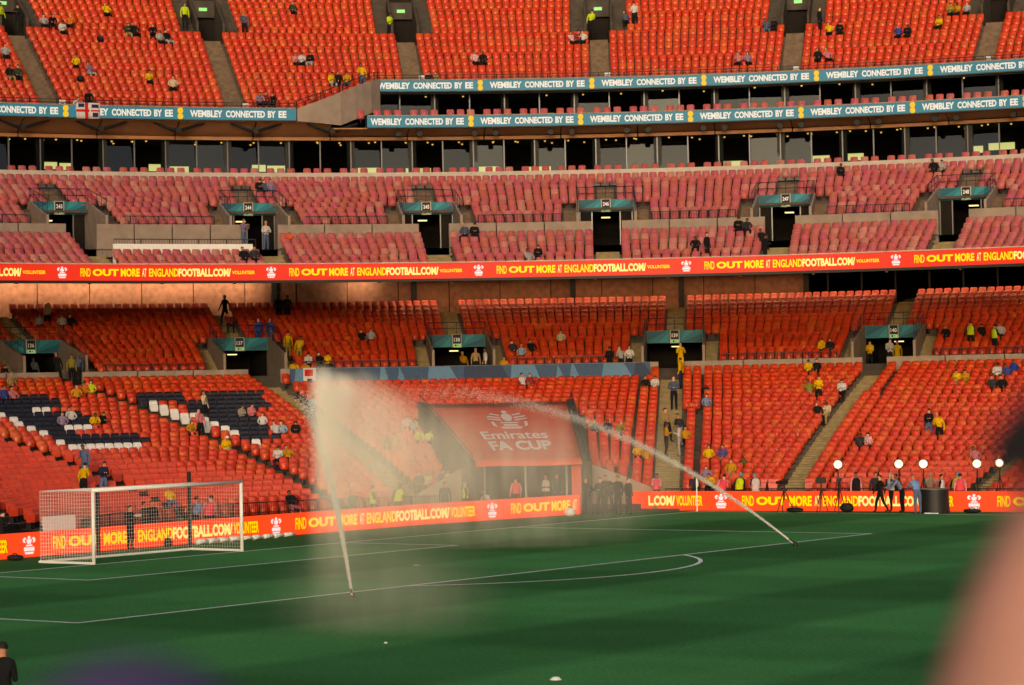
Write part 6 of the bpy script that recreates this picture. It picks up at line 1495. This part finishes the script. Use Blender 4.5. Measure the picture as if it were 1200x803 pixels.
droplets('water_jet', a_, 0.009, 'bright pale jet of water rising from the sprinkler nearer the camera side', 'water jet', 2)
def col1(M, x, y, z):
    # sharp windward edge at x=-0.8, soft lee side; thickest in the upper half
    edge = M('MULTIPLY', M('ADD', x, M('MULTIPLY_ADD', z, -0.06, 0.76)), 4.0, None, True)
    lee = M('POWER', 2.718, M('MULTIPLY', M('MAXIMUM', M('ADD', x, 0.62), 0.0), -2.2))
    side = M('MULTIPLY', M('SUBTRACT', 0.92, x), 1.6, None, True)
    dep = M('SUBTRACT', 1.0, M('MULTIPLY', y, y), None, True)
    top = M('MULTIPLY', M('SUBTRACT', M('MULTIPLY_ADD', x, -0.12, 0.84), z), 7.0, None, True)
    hgt = M('POWER', M('MULTIPLY_ADD', z, 0.5, 0.52, True), 2.4)
    hgt = M('MULTIPLY', M('ADD', hgt, 0.03), M('MULTIPLY', M('ADD', z, 0.85), 0.75, None, True))
    return M('MULTIPLY', M('MULTIPLY', M('MULTIPLY', edge, lee), M('MULTIPLY', dep, side)), M('MULTIPLY', top, hgt))
c1_ = at(436, 585, 61); mist('water_spray', (c1_.x, c1_.y, 2.75), (1.9, 2.6, 3.75), 2.3, 'tall pale cloud of falling droplets left of the stairs', col1)
c4_ = at(450, 690, 60); mist('water_spray', (c4_.x, c4_.y, 0.9), (3.4, 5.0, 1.9), 0.05, 'low drift of droplets settling on the grass under the tall spray', lambda M, x, y, z: M('POWER', M('SUBTRACT', 1.0, M('ADD', M('ADD', M('MULTIPLY', x, x), M('MULTIPLY', y, y)), M('MULTIPLY', z, z)), None, True), 2.6))
a_, m_ = spray(B2, d2, 27.0, 5.6, 0.55, 26000, 10, rtv*0.6, 2.4, (0.012,0.21), (0.3,1.5), 4, tmin_mist=0.2)
droplets('water_jet', a_, 0.009, 'long low arc of water crossing in front of the red canopy', 'water jet', 5)
def col2(M, x, y, z):
    r2 = M('ADD', M('ADD', M('MULTIPLY', x, x), M('MULTIPLY', y, y)), M('MULTIPLY', z, z))
    return M('POWER', M('SUBTRACT', 1.0, r2, None, True), 1.7)
c2_ = at(590, 590, 92); mist('water_spray', (c2_.x, c2_.y, 2.4), (7.6, 3.0, 3.3), 0.20, 'thin veil of droplets falling below the long low arc', col2)
c3_ = at(470, 540, 92); mist('water_spray', (c3_.x, c3_.y, 3.1), (4.2, 3.0, 3.0), 0.26, 'pale drift of droplets between the tall spray and the canopy', col2)
# ---------------------------------------------------------------- people close to the camera
def ray_at(px, py, depth):
    return Vector(CAM)+(_f+_r2*((px-600)/3024.76)-_u2*((py-401.5)/3024.76))*depth
fwd_deg = math.degrees(YAW)
hc = ray_at(1362, 635, 1.4); J = skeleton('tilt')[0]['h1']; hd_ = rad(fwd_deg+80-90)
off = Vector((J[0]*math.cos(hd_)-J[1]*math.sin(hd_), J[0]*math.sin(hd_)+J[1]*math.cos(hd_), J[2]))
o = person(hc.x-off.x, hc.y-off.y, hc.z-off.z, fwd_deg+80, 'tilt', 'coal', 'black', 'bald', 'dark haired spectator close up and out of focus, bare neck and cheek showing', 1.0, 2, mat('skin_near', lin((176,130,122)), 0.6, 0.3, noise=0.1, scale=14))
o.scale = (1, 1, 1)
HJ = Vector(J[:3]); mb = MB(); n = 20; rings = 8; vs_ = []
for i in range(rings+1):
    for k in range(n):
        ph = 2*math.pi*k/n; th = math.pi*0.58*i/rings*(1.0 if math.sin(ph) < 0.3 else 0.86)
        q = Vector((math.sin(th)*math.cos(ph)*0.094, math.sin(th)*math.sin(ph)*0.108, math.cos(th)*0.108)); q.rotate(Matrix.Rotation(0.45, 3, 'X')); vs_.append(HJ+q)
mb.add(vs_, [(i*n+k, (i+1)*n+k, (i+1)*n+(k+1) % n, i*n+(k+1) % n) for i in range(rings) for k in range(n)])
mb.build('hair', HAIR['dark'], o, True)
hc2 = ray_at(148, 972, 1.25); J = skeleton('stand')[0]['h1']
PAL['plum'] = (62,56,96); HAIR['plum'] = mat('hair_plum', lin((66,58,100)), 0.9, 0.2, noise=0.15, scale=30)
o = person(hc2.x, hc2.y, hc2.z-J[2]-0.02, fwd_deg, 'stand', 'navy', 'black', 'plum', 'spectator in a dark purple hat out of focus below the camera', 1.0, 2)
o.scale = (1, 1, 1)
for ch in o.children: ch.name = 'hat'
o = person(*NEARMAN, 'stand', 'black', 'black', 'dark', 'person in black coat standing on the near side of the pitch')
